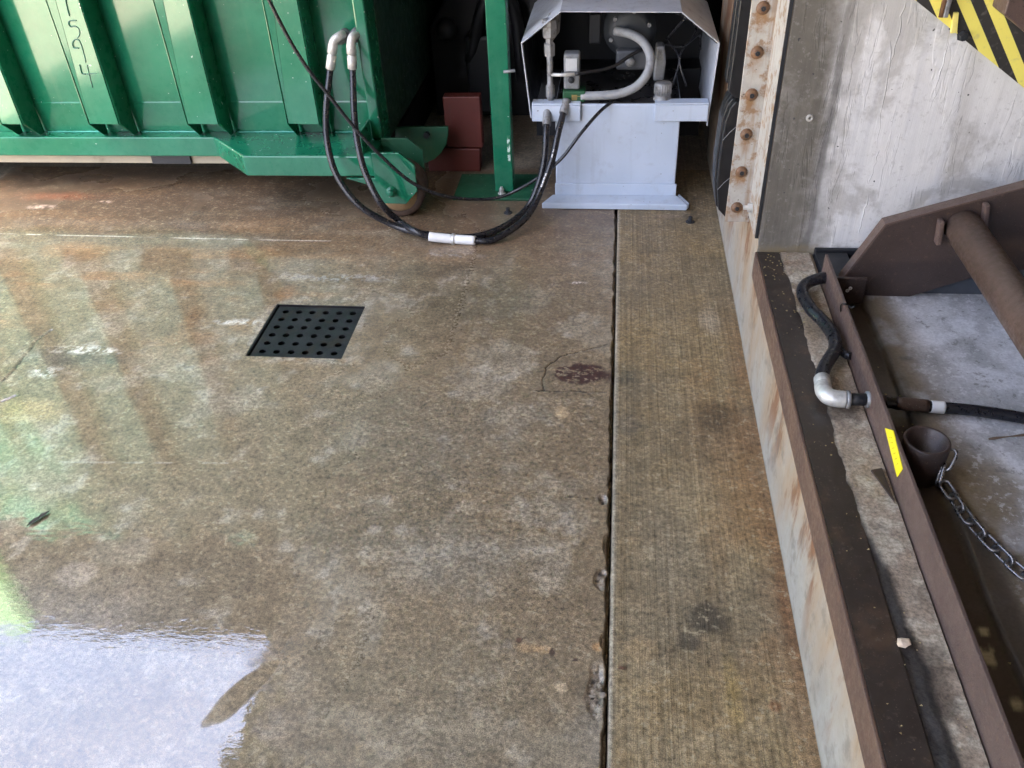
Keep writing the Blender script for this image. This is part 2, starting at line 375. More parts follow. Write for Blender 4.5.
def f_wet(X, Y):
    n = fbm(X, Y, 2.4, 4, 25); w_ = .14+.26*sstep(.36, .62, n)
    w_ = w_*(1-.5*sstep(-.75, -.25, X))+.12
    w_ = np.maximum(w_, (.68+.20*fbm(X, Y, 8, 3, 24))*(1-sstep(-1.3, -.3, X))*sstep(1.25, 1.6, Y)*(1-sstep(2.9, 3.2, Y)))
    pud = 1-sstep(-.68, -.54, X+.35*(Y-.95)+.14*(fbm(X, Y, 7, 4, 27)-.5)+.09*(fbm(X, Y, 34, 3, 23)-.5))
    pud = pud*(1-sstep(1.26, 1.50, Y+.25*(fbm(X, Y, 6, 4, 26)-.5)))
    w_ = np.maximum(w_, pud)
    # dry leaf-shaped patch inside the wet film
    c = P2(243, 692); dx = X-c[0]; dy = Y-c[1]; a = R(58); u = dx*math.cos(a)+dy*math.sin(a); v = -dx*math.sin(a)+dy*math.cos(a)
    d = np.hypot(u/.098, v/.027)+.6*(fbm(X, Y, 24, 4, 29)-.5)
    return w_*sstep(.8, 1.05, d)*sstep(-2.1, -1.7, X+.4*(Y-1.2)*(Y > 1.2))
xs = np.concatenate([np.arange(-2.76, -.262, .005), np.arange(-.262, .0245, .0022)]); ys = np.arange(.45, 3.5, .004)
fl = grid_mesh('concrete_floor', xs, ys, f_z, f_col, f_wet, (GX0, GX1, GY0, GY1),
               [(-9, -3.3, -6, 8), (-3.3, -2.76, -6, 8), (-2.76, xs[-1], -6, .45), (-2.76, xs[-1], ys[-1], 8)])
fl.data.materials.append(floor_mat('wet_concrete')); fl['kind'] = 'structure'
SX0, CX = .0262, .412
def s_z(X, Y): return .0015*(fbm(X, Y, 4, 3, 50)-.5)-.012*(1-sstep(SX0-.001, SX0+.004, X))
def s_col(X, Y):
    n1 = fbm(X, Y, 3, 5, 51); n2 = fbm(X, Y, 11, 5, 52); n3 = fbm(X*1.5, Y*.5, 8, 5, 53)
    C = np.ones(X.shape+(3,))*np.array((.24, .185, .105))
    C = lerp(C, (.29, .24, .155), sstep(.45, .7, n2)*.6); C = lerp(C, (.16, .135, .095), sstep(.48, .7, n1)*.6)
    C = lerp(C, (.24, .125, .05), sstep(.16, .38, X)*sstep(.42, .62, n3)*sstep(.9, 1.2, Y)*(1-sstep(1.9, 2.3, Y))*.42)
    C = lerp(C, (.19, .10, .05), sstep(.33, .41, X+.05*(n2-.5))*.45*(1-sstep(2.2, 2.6, Y)))
    S = [((705, 620), .046, .046, (.055, .048, .036), .85), ((688, 642), .028, .028, (.06, .052, .04), .8), ((628, 376), .042, .06, (.085, .08, .06), .75), ((630, 425), .04, .05, (.15, .14, .12), .4),
         ((715, 417), .06, .08, (.075, .056, .034), .75), ((710, 322), .035, .09, (.36, .31, .24), .6), ((733, 690), .02, .08, (.36, .27, .1), .5), ((775, 706), .016, .014, (.2, .085, .035), .6),
         ((668, 560), .08, .2, (.26, .23, .17), .4), ((700, 500), .06, .1, (.3, .25, .16), .3), ((655, 245), .12, .1, (.14, .12, .09), .5), ((640, 650), .04, .03, (.34, .25, .14), .4), ((785, 600), .02, .2, (.19, .09, .04), .6),
         ((622, 668), .010, .004, (.11, .04, .03), .8), ((700, 215), .1, .03, (.085, .07, .055), .5), ((665, 216), .07, .02, (.36, .29, .22), .4)]
    for i, (p, rx, ry, c, a) in enumerate(S): stain(C, X, Y, P2(*p), rx, ry, c, a, 90+i)
    C = lerp(C, (.36, .34, .29), (1-sstep(SX0+.004, SX0+.016, X))*.7)
    C = lerp(C, (.05, .043, .034), (1-sstep(SX0, SX0+.004, X)))
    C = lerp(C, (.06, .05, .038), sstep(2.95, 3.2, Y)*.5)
    return C*np.array((1.03, .96, .87))
def s_wet(X, Y): return .1+.5*sstep(.5, .7, fbm(X, Y, 3, 4, 58))*sstep(1.9, 2.6, Y)
xs = np.arange(SX0, CX+.012, .004)
st = grid_mesh('floor_strip', xs, ys, s_z, s_col, s_wet, None, [(SX0, xs[-1], -6, .45), (SX0, xs[-1], ys[-1], 8)])
st.data.materials.append(floor_mat('broomed_concrete', True)); st['kind'] = 'structure'
g = MB().add([(-400, -400, -.3), (400, -400, -.3), (400, 400, -.3), (-400, 400, -.3)], [(0, 1, 2, 3)]).build('ground', simple('ground_concrete', (.2, .18, .15), .8), recalc=False); g['kind'] = 'structure'
MB().box(-.02, .06, -6, 8, -.08, -.045).build('joint_filler', simple('joint_dirt', (.03, .026, .02), .9), g)
yard = MB().box(-40, -9, -30, 40, -.29, -.004).box(-9, .41, -30, -6, -.29, -.004).build('yard_pavement', simple('yard_concrete', (.36, .33, .27), .8, 0, .15, 2)); yard['kind'] = 'structure'

# ------------------------------------------------------------------ drain grate
def plate_holes(x0, x1, y0, y1, n, r, z0, z1, mg):
    b = MB(); k = 12; cw = (x1-x0-2*mg)/n; ch = (y1-y0-2*mg)/n
    for i in range(n):
        for j in range(n):
            cx = x0+mg+cw*(i+.5); cy = y0+mg+ch*(j+.5); o = []; q = []
            for a in range(k):
                t = 2*math.pi*(a+.5)/k; c, s_ = math.cos(t), math.sin(t); m = max(abs(c), abs(s_))
                hx, hy = cw/2, ch/2
                o.append((cx+hx*c/m, cy+hy*s_/m)); q.append((cx+r*c, cy+r*s_))
            # corners need exact points: use 12-gon projected on square plus corner triangles
            V = [(x, y, z1) for x, y in o]+[(x, y, z1) for x, y in q]+[(x, y, z0) for x, y in q]
            f = [(a, (a+1) % k, (a+1) % k+k, a+k) for a in range(k)]+[(a+k, (a+1) % k+k, (a+1) % k+2*k, a+2*k) for a in range(k)]
            b.add(V, f)
            for sx in (-1, 1):
                for sy in (-1, 1):
                    crn = (cx+sx*cw/2, cy+sy*ch/2, z1)
                    near = sorted(range(k), key=lambda a: (o[a][0]-crn[0])**2+(o[a][1]-crn[1])**2)[:2]
                    b.add([crn, (*o[near[0]], z1), (*o[near[1]], z1)], [(0, 1, 2)])
    if mg > 0:
        b.box(x0, x0+mg, y0, y1, z0, z1).box(x1-mg, x1, y0, y1, z0, z1).box(x0+mg, x1-mg, y0, y0+mg, z0, z1).box(x0+mg, x1-mg, y1-mg, y1, z0, z1)
    return b
t = NT('grate_iron'); n1 = t.noise(9, 5); n2 = t.noise(140, 4, .6); n3 = t.noise(16, 3, .5, dist=.6)
k = t.mix(t.ramp(n1, .35, .65), (.012, .012, .0135), (.025, .025, .028)); k = t.mix(t.math('MULTIPLY', t.ramp(n2, .6, .72), .35), k, (.1, .095, .085))
k = t.mix(t.math('MULTIPLY', t.ramp(n3, .57, .66), .6), k, (.03, .022, .014))
MAT['grate'] = t.out(k, t.ramp(n2, .3, .7, .3, .5), .2, t.bump(n2, .25, .001))
gr = thing('drain_grate', 'square black iron drain grate with rows of round holes in wet floor', 'drain', ((GX0+GX1)/2, (GY0+GY1)/2, -.01))
plate_holes(GX0+.009, GX1-.004, GY0+.004, GY1-.006, 6, .0115, -.012, -.006, .009).build('grate_plate', MAT['grate'], gr)
fm = MB()
for b_ in ((GX0-.001, GX0+.003, GY0, GY1), (GX1-.003, GX1+.001, GY0, GY1), (GX0+.003, GX1-.003, GY0-.001, GY0+.003), (GX0+.003, GX1-.003, GY1-.003, GY1+.001)): fm.box(*b_, -.25, -.0015)
fm.build('grate_frame', MAT['grate'], gr)
MB().box(GX0, GX1, GY0, GY1, -.26, -.25).build('sump_floor', MAT['black'], gr)

# ------------------------------------------------------------------ green roll-off container
ct = thing('waste_container', 'large green ribbed steel waste container with number 1594 on one rib', 'container', (-3, 3.5, 0))
XE = -.905; ZT = 2.15; XL = -3.77; ZR, ZB = .261, .178
MB().prism([(3.238, .385), (3.24, .39), (3.24, ZT), (4.9, ZT), (4.9, .28), (3.30, .28), (3.247, .262)], 'x', -6.2, XE-.012).build('body', MAT['green'], ct)
# floor rail: straight, kinked out over the wheel
def rail(z0, z1, inset): return [(-6.2, 3.19), (-1.610, 3.19), (-1.419, 3.0), (-.905, 3.0), (-.905, 3.30), (-6.2, 3.30)]
MB().prism(rail(0, 0, 0), 'z', ZB, ZR).build('bottom_rail', MAT['green'], ct, .006)
MB().box(-6.2, -1.0, 3.225, 3.36, .135, ZB-.002).build('under_beam', simple('weathered_timber', (.36, .32, .24), .8, 0, .25, 12, .3, (.1, .08, .06), .8), ct)
MB().box(-6.2, XE-.02, 3.58, 4.85, .004, .172).build('under_shade_block', MAT['wall_dark'], ct)  # dark block added under the box to stop light leaking through
MB().box(-1.92, -1.75, 3.21, 3.224, .138, ZB-.003).build('under_bracket', MAT['dark_metal'], ct)
ribs = [(-2.905, -2.765), (-2.475, -2.372), (-2.095, -1.957), (-1.680, -1.542), (-1.268, -1.132), (-3.32, -3.18), (-3.735, -3.595), (-4.15, -4.01), (-4.565, -4.425), (-4.98, -4.84)]
for i, (a, b) in enumerate(ribs):
    m = MB(); th = .005; Yf, Yb, zf, zb = 3.13, 3.238, .337, .262
    prof = [(Yf, zf), (Yf, ZT-.05), (Yb, ZT-.01), (Yb, zb), (Yb-.03, zb)]
    m.prism(prof, 'x', a, a+th); m.prism(prof, 'x', b-th, b); m.box(a+th, b-th, Yf, Yf+th, zf, ZT-.05)
    m.build('rib', MAT['green'], ct, .003)
# corner post and end face
MB().box(-.948, XE, 3.165, 3.30, ZR+.001, ZT).build('corner_post', MAT['green'], ct, .006)
MB().box(-.952, -.944, 3.02, 3.163, ZR+.002, .345).build('rail_gusset', MAT['green'], ct, .002)
MB().box(XE-.010, XE, 3.302, 4.9, .22, ZT).build('end_panel', paint('shaded_green', (.004, .028, .017), (.008, .045, .026), .6, (.02, .02, .016), .5), ct, .003)  # end face turned from the light, its shade painted as near-black green
# raised side panel at the far left end, taller than the box
MB().box(-6.4, XL, 3.12, 3.239, 2.2, 3.14).build('raised_side', paint('hopper_green', (.10, .21, .075), (.12, .24, .09), .4, (.3, .36, .2), .15), ct, .01)
# weld lines and tacks
for a, b in ((-2.36, -2.10), (-1.945, -1.69), (-1.53, -1.275), (-1.12, -.955)):
    pts = [(a+(b-a)*i/24, 3.242+random.uniform(-.0015, .0015), ZR+.003) for i in range(25)]; MB().tube(pts, [random.uniform(.003, .0058) for _ in pts], 6).build('weld_seam', MAT['weld'], ct)
# raised weld-bead figures 1 5 9 4, stacked down the rib
def bead(pts): return MB().tube(spline([Vector(p) for p in pts], 5), .002, 6)
def pxr(x, y): p = ay(40+x*100/768, y*100/768, 3.1285); return (p.x, p.y, p.z)
DIG = [[[(188, -60), (195, 0), (208, 60), (225, 122)]],
       [[(280, 158), (250, 158), (222, 165), (220, 190), (236, 208)], [(236, 208), (268, 202), (295, 218), (305, 250), (300, 275), (284, 292)]],
       [[(300, 308), (268, 305), (250, 325), (250, 352), (264, 370), (298, 370)], [(300, 308), (318, 350), (338, 420), (352, 480)]],
       [[(303, 498), (312, 535), (322, 566), (348, 570)], [(362, 500), (375, 560), (390, 620), (404, 672)], [(352, 570), (400, 566), (436, 562)]]]
for d in DIG:
    m = MB()
    for s_ in d: b_ = bead([pxr(*p) for p in s_]); m.add(b_.v, b_.f, True)
    m.build('number', MAT['bead'], ct)
# hydraulic ports
for px, py in ((345, 35), (357, 34)):
    p = ay(px, py, 3.235); MB().lathe((p.x, 3.24, p.z), 'y', [(.001, -.075), (.017, -.075), (.019, -.06), (.014, -.05), (.019, -.045), (.019, -.03), (.024, -.028), (.024, -.0)], 14).build('port', MAT['zinc_dull'], ct)
# wheel fork, wheel, tail plates
WX, WZ = -.832, .107
br_ = [(-.905, .279), (-.798, .279), (-.743, .23), (-.744, .125), (-.795, .071), (-.885, .073), (-.935, .15), (-1.02, .176), (-.905, .177)]
for y0 in (3.0, 3.145):
    MB().prism([(x+(.003 if y0 > 3.1 else 0), z) for x, z in br_], 'y', y0-.012, y0).build('wheel_bracket', MAT['green'] if y0 < 3.1 else MAT['green_dull'], ct, .002)
MB().lathe((-.845, 3.0, .124), 'y', [(.001, -.034), (.012, -.034), (.014, -.03), (.014, -.02), (.021, -.02), (.021, -.012)], 10).build('axle_bolt', MAT['green'], ct)
wh = MB().lathe((WX, 3.07, WZ), 'y', [(.08, -.054), (.098, -.054), (.106, -.046), (.106, .046), (.098, .054), (.02, .054)], 32).build('wheel', MAT['wheel'], ct)
MB().lathe((WX, 3.07, WZ), 'y', [(.001, -.05), (.081, -.05), (.081, -.04)], 32).build('wheel_hub', MAT['wheel_face'], wh)
tp = [ay(x, y, 3.38) for x, y in ((395, 128), (406, 127), (448, 127), (447.8, 136), (446, 145), (441, 153), (434, 159.5), (426, 163), (414, 164), (395, 160))]
MB().prism([(p.x, p.z) for p in tp], 'y', 3.38, 3.395).build('tail_plate', MAT['green_dull'], ct, .002)
MB().lathe((ay(427, 134, 3.38).x, 3.38, ay(427, 134, 3.38).z), 'y', [(.001, -.02), (.013, -.02), (.013, 0)], 8).build('tail_bolt', MAT['dark_metal'], ct)

# ------------------------------------------------------------------ compactor body standing in the dark behind
cp = thing('trash_compactor', 'black compactor machine in the dark gap behind the green post', 'compactor', (-.3, 4.4, 0))
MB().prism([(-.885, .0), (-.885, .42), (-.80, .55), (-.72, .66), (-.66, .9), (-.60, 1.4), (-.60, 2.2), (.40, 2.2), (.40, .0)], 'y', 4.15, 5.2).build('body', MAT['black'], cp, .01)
MB().box(-.885, .40, 3.80, 4.148, 1.15, 2.3).build('overhead_blocker', MAT['black'], cp, .01)  # unseen overhead block, added to darken the gap below
MB().box(-.885, -.45, 3.36, 3.798, .98, 2.3).build('overhead_blocker_front', MAT['black'], cp, .01)  # front part of the added overhead block, also keeps light out
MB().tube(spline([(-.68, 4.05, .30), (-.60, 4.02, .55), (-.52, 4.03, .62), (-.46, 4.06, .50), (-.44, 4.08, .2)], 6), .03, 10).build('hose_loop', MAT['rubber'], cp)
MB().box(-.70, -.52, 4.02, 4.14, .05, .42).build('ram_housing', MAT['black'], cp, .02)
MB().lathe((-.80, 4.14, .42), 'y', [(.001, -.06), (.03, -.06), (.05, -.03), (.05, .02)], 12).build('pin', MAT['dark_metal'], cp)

# ------------------------------------------------------------------ red block
rb = thing('red_block', 'red painted steel block standing on its foot behind the green wheel', 'block', (-.64, 3.55, 0))
MB().box(-.712, -.555, 3.475, 3.53, .106, .325).build('upper_block', MAT['red'], rb, .004)
MB().prism([(-.80, .0), (-.572, .0), (-.566, .103), (-.80, .103)], 'y', 3.468, 3.53).build('foot', MAT['red'], rb, .004)

# ------------------------------------------------------------------ green guide post
gp = thing('guide_post', 'upright green steel post bolted to a floor plate left of the grey tank', 'post', (-.44, 3.26, 0))
MB().prism([(3.239, .012), (3.31, .012), (3.31, 2.3), (3.239, 2.3)], 'x', -.477, -.401).build('post', MAT['green'], gp, .004)
MB().box(-.645, -.30, 3.175, 3.42, .001, .011).build('base_plate', MAT['green_dull'], gp, .002)
MB().lathe((-.448, 3.222, .011), 'z', [(.016, 0), (.016, .004), (.010, .004), (.010, .022), (.006, .022), (.006, .03), (.001, .03)], 8).build('anchor_bolt', MAT['zinc'], gp)
MB().tube([(-.418, 3.228, .502), (-.40, 3.225, .504), (-.375, 3.222, .508)], .006, 8).build('pin', MAT['zinc_dull'], gp)
t = NT('paint_scrape'); k = t.mix(t.ramp(t.noise(60, 4, .7), .45, .55), (.012, .15, .07), (.55, .7, .6)); MAT['scrape'] = t.out(k, .5)
MB().box(-.4185, -.4075, 3.2375, 3.2395, .14, .25).build('bare_scrape', MAT['scrape'], gp)

# ------------------------------------------------------------------ hydraulic power unit
pu = thing('power_unit', 'pale grey hydraulic power unit with open hooded top and square oil tank', 'power unit', (.015, 3.4, 0))
MB().box(-.223, .250, 3.2, 3.62, .032, .388).build('tank', MAT['grey'], pu, .005)
MB().prism([(-.274, 3.106), (.297, 3.102), (.262, 3.1875), (-.235, 3.1875)], 'z', .001, .026).build('skid_foot', MAT['grey'], pu, .004)
MB().prism([(.299, 3.112), (.306, 3.13), (.270, 3.22), (.265, 3.2)], 'z', .0015, .02).build('skid_side', MAT['grey'], pu, .002)
MB().box(-.219, .246, 3.206, 3.615, .3885, .3905).build('tank_lid', simple('oily_lid', (.035, .034, .036), .3, 0, .5, 14), pu)
MB().box(-.226, .256, 3.188, 3.199, .012, .072).build('tank_foot_strip', MAT['grey'], pu, .003)
for x0, x1 in ((-.311, -.126), (.152, .350)):
    m = MB().box(x0, x1, 3.183, 3.198, .327, .389).box(x0, x1, 3.183, 3.24, .390, .396); m.build('support_beam', MAT['grey'], pu, .003)
hood = [(-.318, .335), (-.346, .614), (-.202, .722), (.226, .714), (.367, .606), (.353, .305)]
def shell(pts, y0, y1, th):
    m = MB(); n = len(pts); c = Vector((.012, .52))
    inn = []
    for x, z in pts: d = (Vector((x, z))-c); d.normalize(); inn.append((x-d.x*th, z-d.y*th))
    for i in range(n-1):
        q = [pts[i], pts[i+1], inn[i+1], inn[i]]
        v = [(x, y0, z) for x, z in q]+[(x, y1, z) for x, z in q]
        m.add(v, [(0, 1, 2, 3), (7, 6, 5, 4), (0, 4, 5, 1), (3, 2, 6, 7), (0, 3, 7, 4), (1, 5, 6, 2)])
    return m
hd = shell(hood, 3.195, 3.78, .004).build('hood', MAT['grey_hood'], pu)
shell([(x*.982+.0004, z-.006) for x, z in hood[:5]], 3.215, 3.77, .002).build('hood_shade', MAT['black'], hd)  # dark inner shell paints the hood's inside shade; lit right side left bare
MB().prism([(x*.985, z-.004) for x, z in hood], 'y', 3.772, 3.777).build('hood_back', MAT['dark_metal'], hd)
MB().box(-.335, .365, 3.63, 3.768, .10, .385).build('rear_shelf', MAT['black'], pu)
p = ay(662, 102, 3.24); cap = MB().lathe((p.x, 3.245, .389), 'z', [(.034, .002), (.034, .012), (.028, .014), (.028, .02), (.031, .022), (.031, .062), (.027, .066), (.001, .066)], 22).build('filler_cap', MAT['zinc_dull'], pu)
m = MB()
for i in range(22):
    a = 2*math.pi*i/22; m.tube([(p.x+.031*math.cos(a), 3.245+.031*math.sin(a), .389+.024), (p.x+.031*math.cos(a), 3.245+.031*math.sin(a), .389+.06)], .0022, 5)
m.build('cap_grip', MAT['zinc_dull'], cap)
# valve stack, left
vg = ay(566, 100, 3.235); MB().box(-.195, -.11, 3.212, 3.28, .391, .432).build('valve_block', MAT['valve_green'], pu, .004)
sl = MB().box(-.192, -.132, 3.225, 3.285, .434, .565).build('solenoid', simple('solenoid_grey', (.2, .21, .22), .5, .1, .25, 60, .2, (.05, .045, .04)), pu, .008)
MB().box(-.184, -.142, 3.2215, 3.2248, .505, .55).build('solenoid_plate', simple('plate_grey', (.5, .52, .54), .4, .2, .1, 90), sl)
MB().lathe((-.163, 3.224, .472), 'y', [(.001, -.006), (.012, -.006), (.012, 0)], 14).build('solenoid_button', MAT['dark_metal'], sl)
x0 = -.243
MB().lathe((x0, 3.225, .33), 'z', [(.012, 0), (.016, .005), (.016, .05), (.012, .055), (.012, .075), (.017, .08), (.017, .12), (.012, .125), (.010, .17)], 12).build('pipe_fitting', MAT['zinc_dull'], pu)
MB().tube(spline([(x0, 3.225, .49), (x0, 3.228, .54), (x0-.004, 3.24, .58), (x0-.002, 3.26, .62)], 5), .012, 10).build('riser_pipe', MAT['zinc_dull'], pu)
MB().lathe((x0-.002, 3.236, .555), 'z', [(.012, 0), (.021, .003), (.021, .045), (.014, .05), (.014, .065), (.026, .07), (.03, .1), (.026, .13), (.01, .135)], 6).build('check_valve', MAT['zinc_dull'], pu)
MB().prism([(-.235, .60), (-.21, .63), (-.205, .70), (-.25, .69), (-.27, .64)], 'y', 3.27, 3.31).build('valve_bracket', MAT['zinc_dull'], pu, .004)
MB().tube([(x0, 3.222, .492), (-.20, 3.212, .494), (-.15, 3.212, .496)], .0065, 8).build('cross_pipe', MAT['zinc'], pu)
MB().tube(spline([(-.15, 3.212, .496), (-.02, 3.26, .505), (.06, 3.30, .54), (.12, 3.33, .56)], 6), .007, 8).build('pressure_line', MAT['rubber'], pu)
gh = [(581, 96, 3.225), (600, 95.5, 3.22), (620, 93.5, 3.22), (637, 86, 3.225), (648, 72, 3.24), (650, 56, 3.27), (643, 42, 3.30), (630, 34, 3.33), (615, 31, 3.36)]
MB().tube(spline([ay(*p) for p in gh], 8), .0165, 14).build('return_hose', MAT['grey_hose'], pu)
q = ay(577, 96, 3.225); MB().lathe(q, 'x', [(.001, -.02), (.018, -.02), (.018, .0), (.014, .002), (.014, .016)], 6).build('brass_nut', simple('brass', (.4, .3, .12), .4, .7), pu)
# electric motor and pump in the hood
mt = MB().lathe((.05, 3.46, .60), 'y', [(.001, -.09), (.06, -.09), (.085, -.08), (.085, -.06), (.1, -.055), (.1, .26)], 24).build('motor', simple('motor_grey', (.045, .05, .056), .5, .2, .3, 30), pu)
for a in range(6):
    an = R(60*a+20); MB().lathe((.05+.075*math.cos(an), 3.375, .60+.075*math.sin(an)), 'y', [(.001, -.01), (.008, -.01), (.008, .01)], 6).build('motor_bolt', MAT['zinc_dull'], mt)
MB().box(.0, .125, 3.335, 3.40, .47, .545).build('pump', simple('pump_grey', (.075, .08, .09), .5, .2, .3, 40), pu, .012)
MB().lathe((.055, 3.33, .505), 'y', [(.001, -.012), (.016, -.012), (.02, 0), (.02, .01)], 12).build('pump_boss', MAT['zinc_dull'], pu)
MB().prism([(.145, .43), (.185, .43), (.19, .50), (.18, .56), (.15, .56)], 'y', 3.33, 3.40).build('filter_head', MAT['zinc_dull'], pu, .008)
MB().box(-.105, -.06, 3.40, 3.46, .55, .66).build('junction_box', MAT['dark_metal'], pu, .006)
for pts in ([(.27, 3.30, .42), (.24, 3.34, .52), (.3, 3.42, .6), (.2, 3.45, .66)], [(.18, 3.32, .57), (.25, 3.36, .55), (.31, 3.40, .58), (.33, 3.5, .5)], [(.19, 3.30, .60), (.22, 3.26, .65), (.245, 3.23, .69)], [(.22, 3.35, .40), (.24, 3.38, .5), (.19, 3.43, .56)]):
    MB().tube(spline(pts, 6), .004, 6).build('wire', MAT['hose'], pu)

# ------------------------------------------------------------------ hydraulic hoses and cable
def hose(name, label, px, r, parts=(), mat='hose'):
    o = thing(name, label, 'hose', (px[0].x, px[0].y, 0)); MB().tube(spline(px, 8), r, 12).build('tube', MAT[mat], o)
    return o
def Z(x, y, z): return az(x, y, z)
hA = [ay(330.5, 68, 3.135), ay(329.5, 76, 3.125), ay(326, 114, 3.05), ay(328, 147, 2.955), ay(338, 178, 2.90), ay(360, 206, 2.86), Z(392, 224.5, .045), Z(414, 232, .025), Z(440, 236, .017), Z(475, 236.5, .016), Z(503, 227, .02), Z(526, 209, .04), ay(537, 188, 3.06), ay(544, 162, 3.09), ay(546, 137, 3.12), ay(547, 116, 3.18)]
oA = hose('hydraulic_hose', 'black hydraulic hose hanging from the left of two container ports, looping across to the tank', hA, .0125)
hB = [ay(352.6, 68, 3.135), ay(353, 78, 3.12), ay(354, 111, 3.05), ay(357, 140, 2.96), ay(365, 172, 2.90), ay(380, 202, 2.85), Z(399, 221, .045), Z(414, 230.5, .046), Z(430, 236.5, .026), Z(453, 239, .017), Z(476, 240.5, .017), Z(494, 239.5, .017), Z(517, 226, .035), Z(531, 211, .06), ay(541, 190, 3.03), ay(552, 160, 3.07), ay(558, 134, 3.11), ay(565, 107, 3.185), ay(567, 100, 3.205)]
oB = hose('hydraulic_hose', 'black hydraulic hose from the right container port with white splice sleeve on floor', hB, .0125)
for o, e, s0, s1 in ((oA, (340, 35.5), (333.3, 43), (330.3, 69)), (oB, (353.5, 36), (351, 44), (352.5, 69))):
    E0 = ay(e[0]+3, e[1]-1, 3.17); E1 = ay(e[0]-1, e[1]+1, 3.145); a = ay(*s0, 3.135); b = ay(*s1, 3.132)
    MB().tube(spline([E0, E1, a+(a-b)*.06, a+(b-a)*.2], 6), .0155, 12).build('elbow', MAT['zinc'], o)
    d = (b-a); prof = [(.0165, 0), (.018, .008), (.018, d.length*.38), (.0145, d.length*.4), (.0145, d.length*.46), (.0175, d.length*.48), (.0175, d.length*.98), (.013, d.length)]
    MB().lathe(a, d, prof, 14).build('crimp_sleeve', MAT['white_tape'] if 0 else MAT['zinc'], o)
def along(pts, r, **k): return MB().tube(spline(pts, 6), r, 12)
along([Z(429, 236.4, .03), Z(436, 237.4, .026), Z(452, 239, .018)], .0175).build('splice_sleeve', MAT['white_tape'], oB)
along([Z(452, 239, .018), Z(455, 239.2, .018)], .021).build('splice_nut', MAT['zinc'], oB)
along([Z(455, 239.2, .018), Z(475.5, 240.5, .0175)], .0175).build('splice_sleeve', MAT['white_tape'], oB)
p = hB[-2]; along([hB[-3]+(hB[-2]-hB[-3])*.75, hB[-1]], .0165).build('end_fitting', MAT['zinc_dull'], oB)
along([hA[-2]+(hA[-1]-hA[-2])*.55, hA[-1]+Vector((0, .02, .02))], .0165).build('end_fitting', MAT['zinc_dull'], oA)
# printed marking bands on hose B
for i in range(7):
    a = hB[-5]+(hB[-4]-hB[-5])*(.1+.12*i) if i < 4 else hB[-4]+(hB[-3]-hB[-4])*(.1+.2*(i-4)); b = a+(hB[-4]-hB[-5]).normalized()*.012
    d = (CAM-a).normalized()*.0107+Vector((-.003, 0, 0)); MB().tube([a+d, b+d], .0035, 6).build('print_mark', MAT['white_tape'], oB)
cb = [ay(262, -16, 2.90), ay(269, 0, 2.90), ay(289, 39, 2.90), ay(308, 69, 2.90), ay(328, 94.5, 2.905), ay(354, 127, 2.91), ay(380, 155, 2.92), ay(412, 182.5, 2.95), ay(445, 196, 3.0), ay(477, 199.3, 3.07), ay(500, 197, 3.09), ay(518, 189.5, 3.10), ay(539, 177, 3.08), ay(561, 159, 3.07), ay(580, 134.5, 3.09), ay(599, 112.5, 3.15), ay(614, 100.5, 3.23), ay(622, 97, 3.30)]
hose('control_cable', 'thin black cable sagging diagonally across the green container to the grey tank', [ay(240, -70, 2.95)]+cb, .0065)['category'] = 'cable'

# ------------------------------------------------------------------ loose bolts and bits on the floor
def studs(px, label):
    p = az(*px); o = thing('anchor_stud', label, 'bolt', (p.x, p.y, 0))
    MB().lathe((p.x, p.y, -.002), 'z', [(.013, 0), (.013, .008), (.008, .009), (.008, .024), (.001, .025)], 8).build('stud', MAT['dark_metal'], o)
    MB().lathe((p.x, p.y, .0), 'z', [(.017, 0), (.017, .003), (.013, .003)], 14).build('washer', MAT['dark_metal'], o)
studs((508, 213), 'rusty anchor stud in the floor in front of the green post'); studs((690, 222), 'dark anchor stud in the floor right of the grey tank foot')
def lump(name, label, cat, c, s, mat, seed, sub=2):
    bm = bmesh.new(); bmesh.ops.create_icosphere(bm, subdivisions=sub, radius=1); r = random.Random(seed)
    for v in bm.verts:
        k = 1+r.uniform(-.22, .22); v.co = Vector((v.co.x*s[0]*k, v.co.y*s[1]*k, v.co.z*s[2]*k))
    me = bpy.data.meshes.new(name); bm.to_mesh(me); bm.free(); me.materials.append(mat)
    o = bpy.data.objects.new(name, me); o.location = c; col.objects.link(o); return tag(o, label, cat)
lf = MB(); c = az(38, 519, .003)
prof = [(-.030, .0), (-.018, .007), (-.004, .009), (.004, .005), (.014, .009), (.024, .004), (.032, .0)]
for (u0, h0), (u1, h1) in zip(prof[:-1], prof[1:]):
    a = R(62); f = lambda u, h, z: (c.x+u*math.cos(a)-h*math.sin(a), c.y+u*math.sin(a)+h*math.cos(a), c.z+z)
    lf.add([f(u0, -h0, .003), f(u0, 0, 0), f(u0, h0, .002), f(u1, -h1, .003), f(u1, 0, 0), f(u1, h1, .002)], [(0, 1, 4, 3), (1, 2, 5, 4)])
tag(lf.build('dead_leaf', MAT['leaf']), 'small shrivelled dark leaf lying on the wet floor at far left', 'leaf')
p = az(903, 644, .324); tag(lump('pebble', 'small pale round pebble on the dark steel edge of the pit', 'pebble', (p.x, p.y, .3275), (.011, .009, .007), MAT['shell'], 4), None)
for i, px in enumerate(((595, 672), (600, 684), (592, 695), (599, 705), (595, 714), (603, 694), (590, 684))):
    p = az(*px); o = lump('concrete_chip', 'small broken concrete chip in the spalled joint edge', 'chip', (p.x, p.y, -.004), (.004+.002*(i % 3), .003+.003*(i % 2), .003), simple('chip_%d' % i, (.2+.04*(i % 3), .17+.035*(i % 3), .13+.03*(i % 3)), .8, 0, .3, 150), 10+i, 1); o['group'] = 'chips in the broken joint'

